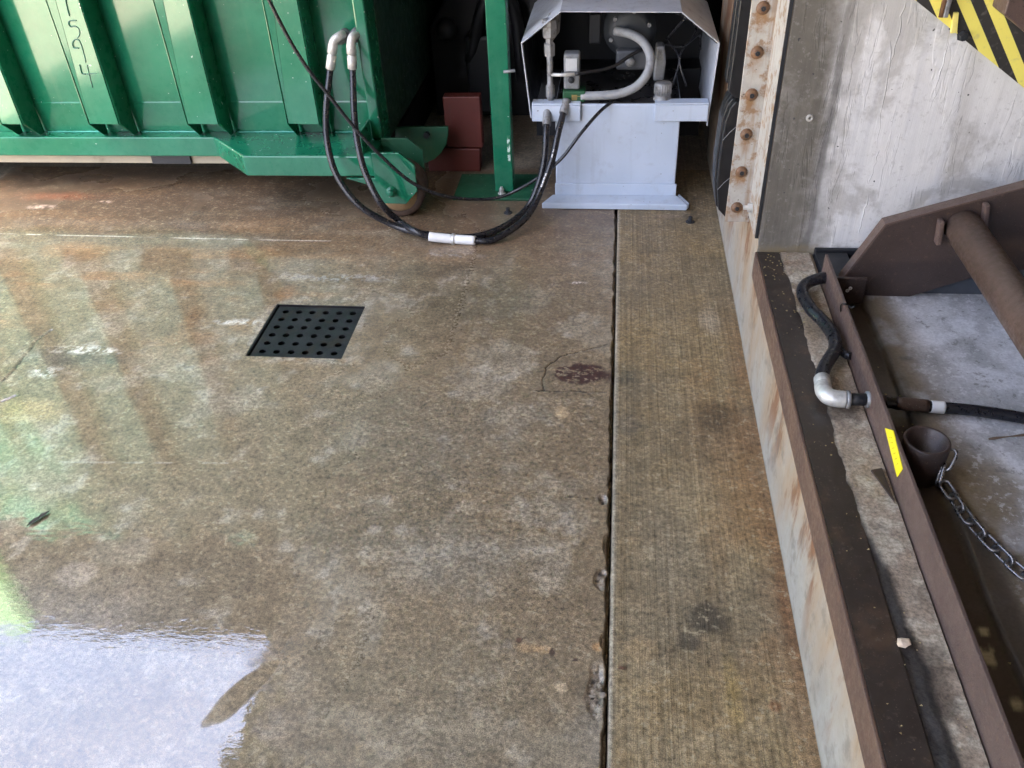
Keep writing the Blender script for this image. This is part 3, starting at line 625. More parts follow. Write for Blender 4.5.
# ------------------------------------------------------------------ dock curb (pit sill) with steel edge
YW = 2.19; ZC = .32
t = NT('stained_curb_concrete'); sx, sy, sz = t.sep()
n1 = t.noise(5, 6, .6); n2 = t.noise(40, 5, .6); dr = t.noise(1, 5, .62, t.co((4, 5, 1.6), (R(-22), 0, 0))); dr2 = t.noise(1, 6, .68, t.co((4, 8, 2.6), (R(-20), 0, 0)))
k = t.mix(n2, (.30, .27, .22), (.45, .41, .345))
rust = t.math('MULTIPLY', t.ramp(t.math('ADD', sz, t.math('MULTIPLY', t.math('SUBTRACT', dr, .5), .75)), -.05, .22), t.ramp(dr2, .30, .60, .3, 1.))
k = t.mix(t.math('MULTIPLY', rust, .85), k, (.36, .24, .135)); k = t.mix(t.math('MULTIPLY', t.ramp(dr2, .51, .61), t.ramp(sz, .02, .22, .1, .9)), k, (.20, .085, .035)); k = t.mix(t.math('MULTIPLY', t.ramp(t.noise(16, 6, .7), .52, .66), .5), k, (.17, .145, .11))
k = t.mix(t.ramp(t.math('ADD', sz, t.math('MULTIPLY', n1, .03)), .03, .005, 0, .75), k, (.10, .085, .06))
k = t.mix(t.math('MULTIPLY', t.ramp(n1, .58, .7), .45), k, (.22, .2, .16))
MAT['curb'] = t.out(k, .7, normal=t.bump(t.math('ADD', n2, t.noise(220, 3)), .3, .002))
t = NT('pit_concrete'); n1 = t.noise(4, 6, .65); n2 = t.noise(22, 6, .65); n3 = t.noise(200, 3, .6); px_, py_, pz_ = t.sep()
k = t.mix(t.ramp(n2, .3, .7), (.26, .25, .24), (.47, .46, .46)); k = t.mix(t.ramp(n1, .48, .66), k, (.17, .135, .09))
k = t.mix(t.math('MULTIPLY', t.ramp(n2, .6, .72), .5), k, (.62, .61, .62)); k = t.mix(n3, k, t.mix(.5, k, (.1, .09, .08)))
MAT['pit'] = t.out(k, t.ramp(n1, .4, .6, .75, .35), normal=t.bump(t.math('ADD', n2, t.math('MULTIPLY', n3, .5)), .35, .003))
t = NT('sill_concrete'); n1 = t.noise(8, 6, .65); n2 = t.noise(30, 6, .65); n3 = t.noise(200, 3, .6)
k = t.mix(t.ramp(n2, .3, .7), (.20, .165, .125), (.36, .315, .26)); k = t.mix(t.ramp(n1, .52, .68), k, (.13, .085, .05)); k = t.mix(t.math('MULTIPLY', t.ramp(n3, .6, .7), .6), k, (.5, .46, .4))
MAT['sill'] = t.out(k, .65, normal=t.bump(t.math('ADD', n2, n3), .4, .003))
cu = thing('dock_curb', 'rust-stained concrete pit curb edged with brown steel beside the floor', 'curb', (.45, 1.2, 0))
MB().box(CX, .566, -1.2, YW-.001, -.2, ZC-.006).build('curb_block', MAT['curb'], cu)
# steel edge: vertical leg and wet dark top leg
MB().box(CX-.003, CX+.004, -1.2, YW-.003, ZC-.078, ZC).build('edge_leg', rusty_steel('edge_leg_steel', (.10, .06, .046), (.15, .09, .06), .5, .4), cu, .002)
t = NT('wet_edge_steel'); n2 = t.noise(45, 5, .65); n3 = t.noise(260, 3, .6)
n5 = t.noise(12, 6, .7); k = t.mix(n2, (.02, .015, .012), (.055, .04, .032)); k = t.mix(t.ramp(n5, .5, .68, 0, .7), k, (.085, .052, .032)); k = t.mix(t.ramp(t.noise(80, 4, .7), .58, .68, 0, .5), k, (.12, .095, .07)); k = t.mix(t.math('MULTIPLY', t.ramp(n3, .66, .73), .7), k, (.3, .24, .16))
MAT['edge_top'] = t.out(k, t.ramp(n2, .3, .7, .3, .55), normal=t.bump(n2, .25, .001))
MB().box(CX+.0042, CX+.070, -1.2, YW-.003, ZC-.006, ZC-.0005).build('edge_top', MAT['edge_top'], cu, .001)
# rough mortar bed on top, with a ragged wet boundary over the steel
vs = []; fs = []; ny = 420; YB0 = .2
def sill_grid():
    xs_ = np.arange(.4665, .5585, .003); ys_ = np.arange(-.4, YW-.002, .005)
    def zf(X, Y):
        e = .474+.014*(fbm(X*0, Y, 12, 4, 120)-.5)+.03*(1-sstep(.9, 1.35, Y))*fbm(X*0, Y, 4, 3, 121)
        return ZC-.003+.004*sstep(e-.005, e+.012, X)+.006*(fbm(X, Y, 30, 4, 122)-.5)
    def cf(X, Y):
        C = np.ones(X.shape+(3,))*np.array((.34, .27, .20)); n = fbm(X, Y, 10, 5, 123); n2_ = fbm(X, Y, 35, 4, 124)
        C = lerp(C, (.46, .40, .31), sstep(.47, .6, n2_)*.8); C = lerp(C, (.10, .075, .055), sstep(.5, .66, n)*.75)
        C = lerp(C, (.20, .12, .06), sstep(1.5, 2., Y)*sstep(.4, .6, n)*.6)
        C = lerp(C, (.34, .28, .19), sstep(1.7, 1.9, Y)*sstep(.48, .62, fbm(X, Y, 14, 4, 126))*.7)
        e = .476+.018*(fbm(X*0, Y, 12, 4, 120)-.5)+.034*(1-sstep(.8, 1.35, Y))*(.5+fbm(X*0, Y, 4, 3, 121))
        C = lerp(C, (.03, .024, .02), 1-sstep(e-.006, e+.01, X+.01*(n2_-.5)))
        return C
    return grid_mesh('mortar_bed', xs_, ys_, zf, cf, lambda X, Y: X*0+.05)
mb = sill_grid(); mb.parent = cu; mb.matrix_parent_inverse = Matrix.Translation(-cu.location)
t = NT('mortar'); k = t.mix(1., t.attr('tint')[0], t.mix(t.ramp(t.noise(150, 4, .7), .3, .7), (.6, .59, .58), (1.35, 1.35, 1.35)), 'MULTIPLY'); mb.data.materials.append(t.out(k, .6, normal=t.bump(t.noise(160, 4, .65), .5, .002)))

# ------------------------------------------------------------------ pit floor
def pit_grid():
    xs_ = np.concatenate([np.arange(.567, .75, .004), np.arange(.75, 2.31, .010)]); ys_ = np.arange(.3, YW-.002, .008)
    def zf(X, Y):
        e = .665+.012*(fbm(X, Y, 6, 3, 140)-.5)
        return .289+.016*sstep(e-.006, e+.002, X)+.004*(fbm(X, Y, 7, 4, 141)-.5)
    def cf(X, Y):
        n = fbm(X, Y, 4, 5, 142); n2_ = fbm(X, Y, 14, 5, 143); n3_ = fbm(X*1.5, Y*.7, 9, 5, 144)
        C = np.ones(X.shape+(3,))*np.array((.42, .42, .425)); C = lerp(C, (.62, .62, .64), sstep(.44, .64, n2_)*.8)
        C = lerp(C, (.20, .19, .175), sstep(.5, .68, n)*.7); C = lerp(C, (.72, .72, .73), sstep(.58, .7, n3_)*.5)
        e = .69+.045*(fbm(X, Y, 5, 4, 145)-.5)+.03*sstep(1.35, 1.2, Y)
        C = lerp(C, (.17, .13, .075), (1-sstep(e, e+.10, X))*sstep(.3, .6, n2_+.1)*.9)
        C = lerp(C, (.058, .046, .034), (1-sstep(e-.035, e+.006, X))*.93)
        C = lerp(C, (.20, .155, .09), blob(X, Y, (.74, 1.27), .08, .12, 150)*.75)
        for i, (p, r) in enumerate((((990, 648), .018), ((1018, 700), .014), ((986, 628), .01))): C = lerp(C, (.5, .45, .3), blob(X, Y, P2(*p, .3), r, r, 160+i, warp=.8)*sstep(.45, .6, fbm(X, Y, 60, 3, 170)))
        for i, p in enumerate(((926, 414), (905, 412), (905, 360))): C = lerp(C, (.1, .09, .08), blob(X, Y, P2(*p, .3), .018, .010, 180+i)*.7)
        return C
    return grid_mesh('pit_floor', xs_, ys_, zf, cf, lambda X, Y: X*0+.4*(1-sstep(.66, .72, X)))
pf = pit_grid(); t = NT('pit_floor_concrete'); k = t.mix(1., t.attr('tint')[0], t.mix(t.noise(150, 4, .65), (.55, .55, .55), (1.45, 1.45, 1.45)), 'MULTIPLY'); fk = t.noise(38, 5, .75); gx = t.ramp(t.sep()[0], .69, .76); k = t.mix(t.math('MULTIPLY', t.ramp(fk, .54, .62, 0, .55), gx), k, (.72, .72, .73)); k = t.mix(t.math('MULTIPLY', t.ramp(fk, .42, .36, 0, .6), gx), k, (.16, .15, .135))
pf.data.materials.append(t.out(k, .55, normal=t.bump(t.noise(120, 4, .65), .4, .002), coat=t.math('MULTIPLY', t.attr('wet')[2], .8), coat_r=.2)); pf['kind'] = 'structure'

# ------------------------------------------------------------------ pit side wall
t = NT('painted_wall_concrete'); wx, wy, wz = t.sep()
n1 = t.noise(3, 5, .6); n2 = t.noise(25, 6, .65); st1 = t.noise(1, 5, .6, t.co((38, 38, 1.6))); st2 = t.noise(1, 4, .6, t.co((120, 120, 3.2), (0, R(4), 0))); st3 = t.noise(1, 3, .5, t.co((9, 9, .8)))
bare = t.mix(n2, (.085, .077, .065), (.17, .155, .13)); bare = t.mix(t.math('MULTIPLY', t.ramp(st1, .48, .7), .5), bare, (.22, .205, .18))
white = t.mix(n2, (.66, .655, .65), (.78, .775, .77)); white = t.mix(t.math('MULTIPLY', t.ramp(st1, .48, .72), .28), white, (.42, .43, .47)); white = t.mix(t.math('MULTIPLY', t.ramp(n1, .55, .7), .35), white, (.45, .43, .38))
edge = t.ramp(t.math('ADD', t.math('ADD', wx, t.math('MULTIPLY', wz, .03)), t.math('ADD', t.math('MULTIPLY', t.math('SUBTRACT', st3, .5), .16), t.math('MULTIPLY', t.math('SUBTRACT', n2, .5), .09))), .515, .63)
k = t.mix(edge, bare, white)
dk = t.math('SUBTRACT', 1., t.ramp(t.math('ABSOLUTE', t.math('SUBTRACT', t.math('ADD', wx, t.math('MULTIPLY', t.math('SUBTRACT', t.noise(9, 4), .5), .03)), .546)), .004, .014)); k = t.mix(t.math('MULTIPLY', dk, .65), k, (.12, .115, .11))
k = t.mix(t.math('MULTIPLY', t.ramp(st3, .55, .66), t.ramp(wz, 1.1, .4, .1, .5)), k, (.21, .19, .16))
k = t.mix(t.ramp(t.math('ADD', wz, t.math('MULTIPLY', n2, .05)), .375, .34, 0, .8), k, (.22, .17, .09))
pin = t.noise(60, 2, .5); k = t.mix(t.ramp(pin, .745, .765), k, (.05, .05, .05))
h = t.math('ADD', t.math('MULTIPLY', st2, .45), t.math('ADD', t.math('MULTIPLY', n2, 1.), t.math('MULTIPLY', t.ramp(t.noise(1, 4, .6, t.co((30, 30, 4), (0, R(8), 0)), .5), .56, .6), .6)))
gm = t.noise(5, 6, .7, dist=.4); k = t.mix(t.math('MULTIPLY', t.ramp(gm, .50, .64), .5), k, (.29, .275, .25))
k = t.mix(t.math('MULTIPLY', t.ramp(t.noise(70, 4, .7), .56, .7), .35), k, (.33, .32, .30))
MAT['wall'] = t.out(k, .7, normal=t.bump(h, .3, .004))
dw = thing('dock_wall', 'concrete dock side wall, bare grey at its edge and whitewashed beyond', 'wall', (1.4, 2.9, 0))
wb = MB().box(CX+.001, 3.4, YW, 3.66, -.2, 2.2).build('wall_block', MAT['wall'], dw, .004)
wb.data.materials.append(MAT['curb'])
for p in wb.data.polygons:
    if p.normal.x < -.9: p.material_index = 1
fins = MB()
fw = ((892, 40, 876, 150), (905, 0, 890, 70), (950, 40, 930, 110), (880, 150, 868, 185), (868, 195, 858, 235))
for x0, y0, x1, y1 in fw:
    a = ay(x0, y0, YW); b = ay(x1, y1, YW); n = 9
    pts = [a+(b-a)*(i/n)+Vector((random.uniform(-.004, .004), 0, 0)) for i in range(n+1)]; fins.tube([(p.x, YW+.0005, p.z) for p in pts], [.0005]+[random.uniform(.0008, .002) for _ in range(n-1)]+[.0005], 6)
fins.build('form_seam', MAT['wall'], dw)
p = ay(810, 118, YW); MB().lathe((p.x, YW, p.z), 'y', [(.003, .001), (.003, -.003), (.007, -.004), (.010, -.001), (.011, .001)], 12).build('tie_hole', simple('tie_mortar', (.4, .38, .35), .8), dw)
# far pit edge of the near side, dock slab and rear pit wall (outside the frame)
ds = thing('dock_platform', 'concrete dock platform behind the pit, right of the frame', 'platform', (2.9, 1, 0))
MB().box(2.31, 6, -3, YW-.002, -.2, .95).build('platform_block', MAT['pit'], ds)

# ------------------------------------------------------------------ dock bumper
bu = thing('dock_bumper', 'laminated black rubber dock bumper in a rusty bolted steel angle on the wall corner', 'bumper', (.36, 2.5, .33))
YB = 2.352
for z0, z1, dx in ((.337, .690, .0), (.697, 1.25, .018)):
    for i in range(5):
        y0 = YB+.001+i*.027; j = random.uniform(-.006, .006); x0 = .306+dx*.8+j*.6
        zc = (z0+z1)/2; pr = [(x0+.035, z0+random.uniform(0, .006)), (x0+.008, z0+.03), (x0-.004, z0+.11), (x0-.006, zc), (x0-.002, z1-.06), (x0+.008, z1-.02), (x0+.02, z1-.002), (.408, z1-.002), (.408, z0)]
        if dx: pr = [(x0+.008, z0), (x0-.012, z0+.02), (x0-.010, z0+.1), (x0-.004, z1), (.408, z1), (.408, z0)]
        MB().prism(pr, 'y', y0, y0+.0255).build('rubber_pad', MAT['rubber'], bu, .003)
for zc_, s_ in ((.43, 1), (.58, 1)):
    a = Vector((.306, YB-.0005, zc_)); b = a+Vector((.034, 0, .03+.01*s_)); MB().tube([a, (a+b)/2+Vector((0, 0, .003)), b], .0007, 5).build('scratch', simple('scratch_grey_%d' % int(zc_*100), (.3, .3, .32), .6), bu)
MB().prism([(.327, .485), (.345, .505), (.342, .512), (.325, .493)], 'y', YB-.002, YB).build('white_fleck', MAT['white_tape'], bu) if 0 else None
t = NT('rusty_white_angle'); n1 = t.noise(9, 6, .65); n2 = t.noise(50, 5, .65); sx, sy, sz = t.sep(); stv = t.noise(1, 5, .6, t.co((45, 45, 4)))
k = t.mix(n2, (.30, .29, .265), (.50, .48, .44)); n4 = t.noise(26, 6, .7)
k = t.mix(t.ramp(n4, .48, .62, 0, .85), k, (.23, .135, .065)); k = t.mix(t.math('MULTIPLY', t.ramp(stv, .50, .68), .6), k, (.24, .13, .055))
dz = t.math('FRACT', t.math('DIVIDE', t.math('SUBTRACT', sz, .381-.110*9), .110)); dx = t.math('ABSOLUTE', t.math('SUBTRACT', sx, .367))
rs = t.math('MULTIPLY', t.ramp(dx, .022, .006), t.ramp(dz, .3, .95)); k = t.mix(t.math('MULTIPLY', rs, t.ramp(n4, .3, .6, .3, .95)), k, (.25, .13, .05))
k = t.mix(t.ramp(n2, .64, .70, 0, .85), k, (.06, .045, .035)); MAT['angle'] = t.out(k, .6, normal=t.bump(n2, .3, .0015))
an = MB().box(.338, .408, YB-.010, YB-.001, .334, 1.25).build('steel_angle', MAT['angle'], bu, .0015)
MB().box(.4015, .4095, 2.193, YB-.0105, .362, 1.25).build('angle_leg', MAT['angle'], bu, .0015)
for i in range(8):
    z = .381+.110*i; m = MB().lathe((.367, YB-.010, z), 'y', [(.001, -.010), (.0115, -.010), (.0145, -.007), (.0145, -.002), (.017, -.001), (.017, 0)], 14)
    bo = m.build('bolt', MAT['rust_bolt'], bu); MB().lathe((.367, YB-.020, z), 'y', [(.001, -.003), (.0065, -.003), (.0065, 0)], 6).build('bolt_end', MAT['dark_metal'], bo)
MB().lathe((.4015, 2.29, .405), 'x', [(.001, -.024), (.007, -.024), (.007, -.012), (.013, -.012), (.013, -.002), (.016, -.002), (.016, 0)], 6).build('anchor_nut', MAT['zinc'], bu)
MB().box(.4035, .4125, 2.1892, 2.1925, .36, 1.25).build('shim', MAT['dark_metal'], bu)

# ------------------------------------------------------------------ dock leveler
lv = thing('dock_leveler', 'raised brown steel dock leveler with torque tube and hazard-striped toe guard', 'leveler', (1.2, 1.3, .3))
BXp = .560
bar = MB().box(BXp, BXp+.007, -.9, 2.035, .30, .398).build('frame_bar', MAT['brown'], lv, .0012)
stk = MB(); q = [ax(885.5, 428, BXp), ax(893.5, 430.5, BXp), ax(903, 469, BXp), ax(897.5, 477, BXp)]
stk.add([(BXp-.0012, p.y, p.z) for p in q]+[(BXp+.0005, p.y, p.z) for p in q], [(0, 1, 2, 3), (7, 6, 5, 4), (0, 4, 5, 1), (1, 5, 6, 2), (2, 6, 7, 3), (3, 7, 4, 0)])
sk = stk.build('warning_sticker', MAT['yellow_tag'], bar)
im = MB()
for i in range(6):
    c0 = q[0].lerp(q[3], .2+.12*i); c1 = q[1].lerp(q[2], .2+.12*i); a = c0.lerp(c1, .3); b = c0.lerp(c1, .62)
    im.tube([(BXp-.0013, a.y, a.z), (BXp-.0013, b.y, b.z)], .0007, 4)
im.build('print', MAT['ink'], sk)
MB().box(.43, .62, 2.05, 2.17, .30, .3)
MB().box(BXp+.009, .655, 1.955, 1.965, .296, .373).build('bracket_plate', MAT['brown_dark'], lv, .002)
MB().box(BXp+.009, .655, 1.966, 2.17, .30, .33).build('hollow_shade', MAT['black'], lv, .002)  # black colour paints the unlit hollow between bar and plate
MB().box(BXp+.009, .75, 2.172, 2.186, .30, .337).build('hollow_shade_back', MAT['black'], lv, .002)  # black back of the same hollow, darkness put into the colour
for z_, x_ in ((.345, .617), (.338, .611)): MB().lathe((x_, 1.955, z_), 'y', [(.001, -.004), (.005, -.003), (.004, 0)], 8).build('paint_drip', MAT['white_tape'], lv)
YP = 1.985
q_ = [ay(x, y, YP) for x, y in ((841.6, 282), (886, 225.5), (1024, 189), (1024, 270), (975, 277), (909, 297), (868, 303))]
plate = [(p.x, p.z) for p in q_]; sl1 = (plate[2][1]-plate[1][1])/(plate[2][0]-plate[1][0]); sl2 = (plate[3][1]-plate[4][1])/(plate[3][0]-plate[4][0])
plate = plate[:3]+[(1.75, plate[2][1]+sl1*(1.75-plate[2][0])), (1.75, plate[3][1]+sl2*(1.75-plate[3][0]))]+plate[3:]
MB().prism(plate, 'y', YP, YP+.032).build('side_plate', MAT['brown_dark'], lv, .002)
MB().prism([(plate[0][0]-.0035, plate[0][1]+.003), (plate[1][0]-.003, plate[1][1]+.0045), (plate[3][0], plate[3][1]+.0045), (plate[3][0], plate[3][1]+.0008), (plate[1][0], plate[1][1]+.0008), (plate[0][0]-.0003, plate[0][1]+.0003)], 'y', YP-.001, YP+.033).build('plate_edge', MAT['brown'], lv)
MB().prism([(.70, .300), (2.2, .300), (2.2, .352), (.74, .352)], 'y', 2.005, 2.09).build('base_beam', MAT['blue_beam'], lv, .004)
tc = ay(962, 226, YP); MB().lathe((tc.x, 0, tc.z), 'y', [(.030, 1.984), (.042, 1.983), (.042, .25), (.03, .25)], 32).build('torque_tube', MAT['brown_tube'], lv)
for dx, dz, an_ in ((-.054, -.010, R(-6)), (.040, .034, R(-10))):
    c = Vector((tc.x+dx, YP-.012, tc.z+dz)); m = MB().box(-.006, .006, -.013, .012, -.032, .032); o = m.build('tube_gusset', MAT['brown'], lv, .003)
    o.data.transform(Matrix.Translation(c) @ Matrix.Rotation(an_, 4, 'Y'))
# sloping deck: skirt line from (.67,.992) to (.965,.792)
sl_ = (.792-.992)/(.965-.67); zl = lambda X: .992+sl_*(X-.67)
t = NT('hazard_stripes'); sx, sy, sz = t.sep()
# stripes run along direction d, period measured across
pA = ay(956, 0, 2.14); pB = ay(977, 49, 2.14); pC = ay(970, 0, 2.14); pD = ay(987, 9, 2.14)
dv = Vector((pB.x-pA.x, pB.z-pA.z)).normalized(); nv = Vector((-dv.y, dv.x))
if nv.x < 0: nv = -nv
sA = nv.dot(Vector((pA.x, pA.z))); sC = nv.dot(Vector((pC.x, pC.z))); sD = nv.dot(Vector((pD.x, pD.z)))
per = sD-sA; duty = (sC-sA)/per
u = t.math('ADD', t.math('MULTIPLY', sx, nv.x), t.math('MULTIPLY', sz, nv.y)); u = t.math('FRACT', t.math('DIVIDE', t.math('SUBTRACT', u, sA-40*per), per))
isy = t.math('LESS_THAN', u, duty); n2 = t.noise(60, 4)
k = t.mix(isy, (.035, .033, .03), (.86, .76, .16)); k = t.mix(t.math('MULTIPLY', t.ramp(n2, .55, .75), .3), k, (.3, .28, .24))
MAT['hazard'] = t.out(k, .5, normal=t.bump(n2, .1, .001))
tg = MB().prism([(.60, zl(.60)), (1.75, zl(1.75)), (1.75, zl(1.75)+.26), (.60, zl(.60)+.26)], 'y', 2.135, 2.143).build('toe_guard', MAT['hazard'], lv, .001)
pb = ay(990, 0, 2.1); off = pb.z-zl(pb.x)+.02
MB().prism([(.835, zl(.835)+.10), (1.75, zl(1.75)+.10), (1.75, zl(1.75)+.36), (.835, zl(.835)+.36)], 'y', 2.05, 2.13).build('deck_side_beam', MAT['brown'], lv, .003)
MB().prism([(.60, zl(.60)+.262), (1.75, zl(1.75)+.262), (1.75, zl(1.75)+.275), (.60, zl(.60)+.275)], 'y', .5, 2.143).build('deck_plate', MAT['brown'], lv)
for yy in (.7, 1.1, 1.5):
    MB().prism([(.85, zl(.85)+.13), (1.75, zl(1.75)+.13), (1.75, zl(1.75)+.26), (.85, zl(.85)+.26)], 'y', yy, yy+.05).build('deck_rib', MAT['brown'], lv)
MB().box(1.74, 1.80, .5, 2.14, .304, zl(1.75)+.26).build('hinge_support', MAT['brown'], lv)
# hanging rod, bracket and bolt at the toe guard
a = ay(941, 17, 2.125); MB().tube([(a.x, 2.125, a.z), (a.x-.004, 2.125, a.z+.15)], .006, 8).build('stop_rod', MAT['rust_bolt'], lv)
a = ay(947, 8, 2.12); MB().box(a.x-.004, a.x+.006, 2.115, 2.13, a.z-.02, a.z+.15).build('rod_guide', MAT['zinc_dull'], lv, .002)
a = ay(963, 36, 2.13); MB().lathe((a.x, 2.135, a.z), 'y', [(.001, -.016), (.009, -.016), (.009, -.006), (.013, -.005), (.013, 0)], 6).build('guard_bolt', MAT['dark_metal'], lv)
a = ay(953, 26, 2.13); MB().prism([(a.x-.006, a.z+.03), (a.x+.004, a.z+.03), (a.x+.012, a.z-.014), (a.x-.002, a.z-.016)], 'y', 2.126, 2.134).build('guard_tab', simple('guard_yellow', (.8, .7, .2), .5), lv, .001)

# ------------------------------------------------------------------ pit hoses
hp = [(.565, 1.992, .352), (.541, 1.985, .352), (.507, 1.964, .347), (.4935, 1.921, .345), (.503, 1.846, .345), (.522, 1.792, .345), (.534, 1.728, .345), (.526, 1.674, .345), (.497, 1.617, .345), (.479, 1.570, .345), (.474, 1.530, .345)]
oh = hose('pit_hose', 'thick black hose with silver elbow snaking over the curb into the brown bar', [Vector(p) for p in hp], .0155)
MB().lathe((.4775, 1.562, .345), (-.003, -.04, 0), [(.0155, 0), (.018, .002), (.018, .032), (.0165, .034)], 14).build('crimp_sleeve', MAT['zinc'], oh)
MB().tube(spline([(.4745, 1.533, .345), (.4735, 1.512, .346), (.478, 1.494, .348), (.492, 1.486, .348), (.512, 1.484, .348)], 6), .0185, 14).build('elbow', MAT['zinc'], oh)
MB().lathe((.512, 1.484, .348), 'x', [(.018, 0), (.02, .002), (.02, .008), (.0135, .009)], 12).build('nut', MAT['zinc_dull'], oh)
MB().tube([(.518, 1.484, .348), (.5585, 1.486, .348)], .0135, 12).build('adapter', MAT['black'], oh)
MB().lathe((.560, 1.486, .348), 'x', [(.013, -.006), (.0185, -.005), (.0185, 0)], 16).build('grommet', MAT['zinc_dull'], oh)
MB().tube(spline([(.536, 1.70, .335), (.55, 1.665, .338), (.559, 1.655, .342)], 5), .009, 10).build('branch_line', MAT['hose'], oh)
h2 = [Z(884, 402, .33), Z(905, 404, .325), Z(935, 407, .322), Z(965, 409.5, .322), Z(1000, 414, .322), Z(1030, 419.5, .322), Z(1080, 430, .322)]
o2 = hose('pit_floor_hose', 'black hose with white tape band running right across the pit floor', [p+Vector((0, 0, 0)) for p in h2], .0125)
along([h2[0]+Vector((-.03, .004, .004)), h2[0]], .016).build('coupling', MAT['brown_dark'], o2); along([h2[0]+(h2[1]-h2[0])*.55, h2[1]+(h2[2]-h2[1])*.75], .0145).build('coupling', rusty_steel('coupling_rust', (.05, .03, .02), (.09, .055, .04)), o2)
along([h2[1]+(h2[2]-h2[1])*.85, h2[2]+(h2[3]-h2[2])*.3], .0138).build('tape_band', MAT['white_tape'], o2)
# ------------------------------------------------------------------ strut socket, chain, twig
KX, KY = .630, 1.325; cs = thing('strut_socket', 'short dark steel pipe socket standing open beside the brown bar', 'pipe', (KX, KY, .29))
MB().lathe((KX, KY, .285), 'z', [(.0405, .0), (.0425, .004), (.0435, .05), (.0435, .092), (.041, .0945), (.037, .092), (.036, .012), (.001, .01)], 32).build('socket', MAT['brown_dark'], cs)
ch = thing('safety_chain', 'shiny steel chain hanging from the pipe socket onto the pit floor', 'chain', (.68, 1.2, .3))
def link_mesh():
    m = MB(); L_, W_, r = .0215, .0098, .0036; pts = []
    for i in range(24):
        a = 2*math.pi*i/24; c_, s_ = math.cos(a), math.sin(a); pts.append(Vector((L_*(1 if c_ > 0 else -1)*min(1, abs(c_)*1.0+.0)+ (0), W_*s_, 0)) if 0 else Vector(((L_-W_)*(1 if c_ > 0 else -1)*(1 if abs(c_) > .12 else abs(c_)/.12)+W_*c_, W_*s_, 0)))
    n = 8; vs_ = []
    for i, p in enumerate(pts):
        T = (pts[(i+1) % 24]-pts[i-1]).normalized(); u_ = Vector((0, 0, 1)); w_ = T.cross(u_)
        for k_ in range(n):
            a = 2*math.pi*k_/n; vs_.append(p+(u_*math.cos(a)+w_*math.sin(a))*r)
    fs_ = [(i*n+k_, i*n+(k_+1) % n, ((i+1) % 24)*n+(k_+1) % n, ((i+1) % 24)*n+k_) for i in range(24) for k_ in range(n)]
    m.add(vs_, fs_, True); me = bpy.data.meshes.new('link'); me.from_pydata(m.v, [], m.f); me.polygons.foreach_set('use_smooth', m.sm); me.materials.append(MAT['chain']); return me
LM = link_mesh()
cpx = [Vector((.668, 1.298, .352)), Z(940, 478, .325), Z(948, 490, .315), Z(960, 508, .313), Z(972, 524, .313), Z(985, 538, .313), Z(1000, 553, .313), Z(1024, 575, .313), Z(1050, 590, .313)]
path = spline(cpx, 30); step = .0335; acc = 0; last = path[0]; cnt = 0; nxt = 0.
for a, b in zip(path[:-1], path[1:]):
    acc += (b-a).length
    if acc >= nxt:
        d = (b-a).normalized(); X_ = d; roll = R(12) if cnt % 2 == 0 else R(78)
        Zr = Vector((0, 0, 1)); Yr_ = Zr.cross(X_).normalized(); Zr = X_.cross(Yr_)
        Mx = Matrix((X_, Yr_, Zr)).transposed().to_4x4() @ Matrix.Rotation(roll, 4, 'X'); Mx.translation = a+Vector((0, 0, .001))
        o = bpy.data.objects.new('link', LM); col.objects.link(o); o.parent = ch; o.matrix_parent_inverse = Matrix.Translation(-ch.location); o.matrix_basis = Mx
        cnt += 1; nxt += step
tw = [Z(989, 439, .312), Z(1005, 437, .313), Z(1024, 435, .312), Z(1040, 434, .312)]
tag(MB().tube(spline(tw, 4), [.0022+.0009*math.sin(i) for i in range(13)], 6).build('twig', MAT['twig']), 'short brown twig lying on the pit floor below the taped hose', 'twig')
tri = [ax(870, 468, .545), ax(880, 470, .55), ax(895, 500, .55)]
p0 = P2(871, 470, .325); p1 = P2(882, 468, .325); p2 = P2(895, 502, .325)
tag(MB().prism([p0, p1, p2], 'z', .322, .3255).build('steel_scrap', MAT['brown_dark']), 'dark triangular steel scrap against the brown bar below the yellow sticker', 'scrap')
tie = [Vector((.5595, 1.80, .37)), Vector((.5545, 1.795, .392)), Vector((.561, 1.785, .402)), Vector((.568, 1.79, .395))]
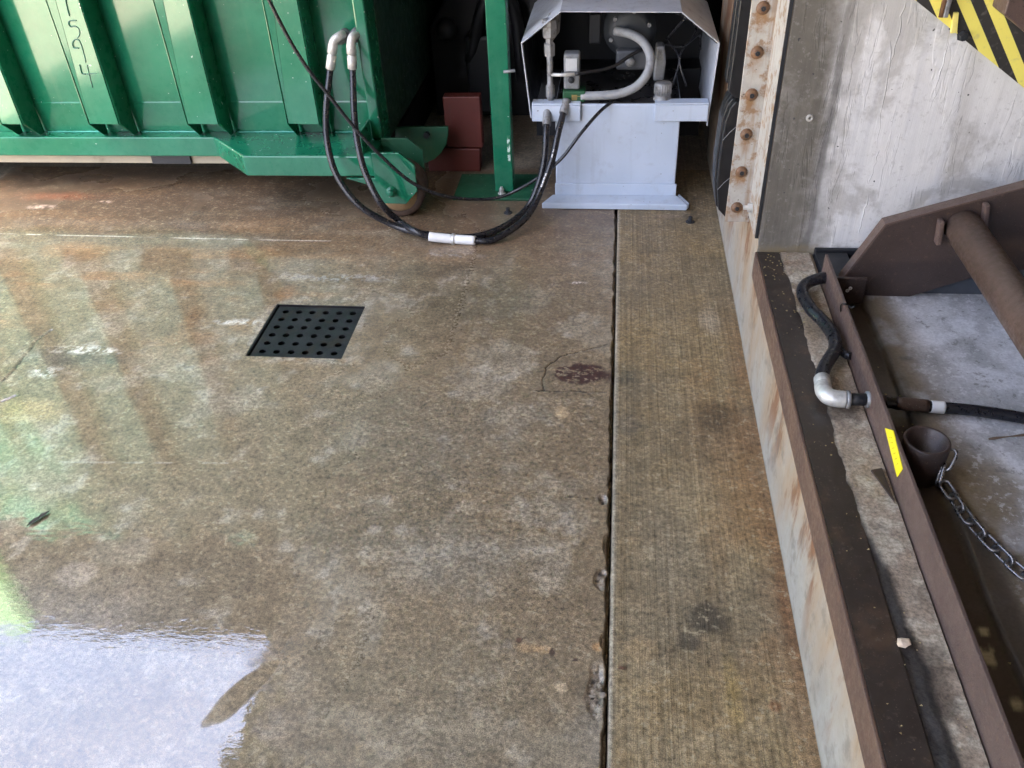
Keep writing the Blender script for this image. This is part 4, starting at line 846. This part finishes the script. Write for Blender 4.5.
tag(MB().tube(spline(tie, 5)+[Vector((.572, 1.77, .40)), Vector((.575, 1.76, .41))], .0022, 6).build('cable_tie', MAT['rubber']), 'small black cable tie looped over the brown bar near the hose', 'cable tie')

# ------------------------------------------------------------------ canopy and rear building (seen in reflections), added light-blocking walls
cn = thing('canopy', 'dark steel canopy roof over the loading area', 'canopy', (0, 1, 4))
XCN = -2.47
MB().box(XCN, 7, -7, 5.45, 4.0, 4.12).build('roof_deck', MAT['canopy'], cn)
for i in range(13): MB().box(XCN, 7, -6.8+i*.95, -6.7+i*.95, 3.80, 3.998).build('joist', MAT['canopy'], cn)
bw = thing('rear_building', 'dark clad building wall behind the container', 'building', (0, 5.7, 0))
MB().box(-9.5, 6, 5.5, 6.0, -.2, 6.55).build('wall', MAT['wall_dark'], bw)

lb = thing('blocker_walls', 'grey unseen walls added behind the camera and at right to block light', 'building', (2, -7, 0))  # added out of view so light enters only from the left opening
MB().box(XCN, 7.3, -7.3, -7.02, -.2, 4.6).build('rear_blocker', MAT['canopy'], lb)
MB().box(7.02, 7.3, -7, 5.4, -.2, 4.6).build('side_blocker', MAT['canopy'], lb)

db = MB(); rr = random.Random(5)
for i in range(150):
    if i < 60: x, y, z = rr.uniform(.42, .50), rr.triangular(1.7, 2.18, 2.17), .3205
    elif i < 100: x, y, z = rr.uniform(.57, .69), rr.uniform(.8, 1.9), .2945
    else: x, y, z = rr.uniform(.42, .55), rr.uniform(.7, 2.1), .3225
    a = rr.uniform(0, 6.3); r_ = rr.uniform(.0015, .0042)*(1 if i < 100 else .7); e = rr.uniform(.4, .9)
    v = [(x+r_*math.cos(a+k_*2.1), y+r_*e*math.sin(a+k_*2.1), z+rr.uniform(.0005, .003)) for k_ in range(3)]+[(x, y, z)]
    db.add(v, [(0, 1, 2), (0, 1, 3), (1, 2, 3), (2, 0, 3)])
o = db.build('leaf_litter', simple('dry_litter', (.42, .34, .16), .8, 0, .4, 300)); o['kind'] = 'stuff'; tag(o, 'yellowish dry litter crumbs scattered along the steel curb edge', 'litter')
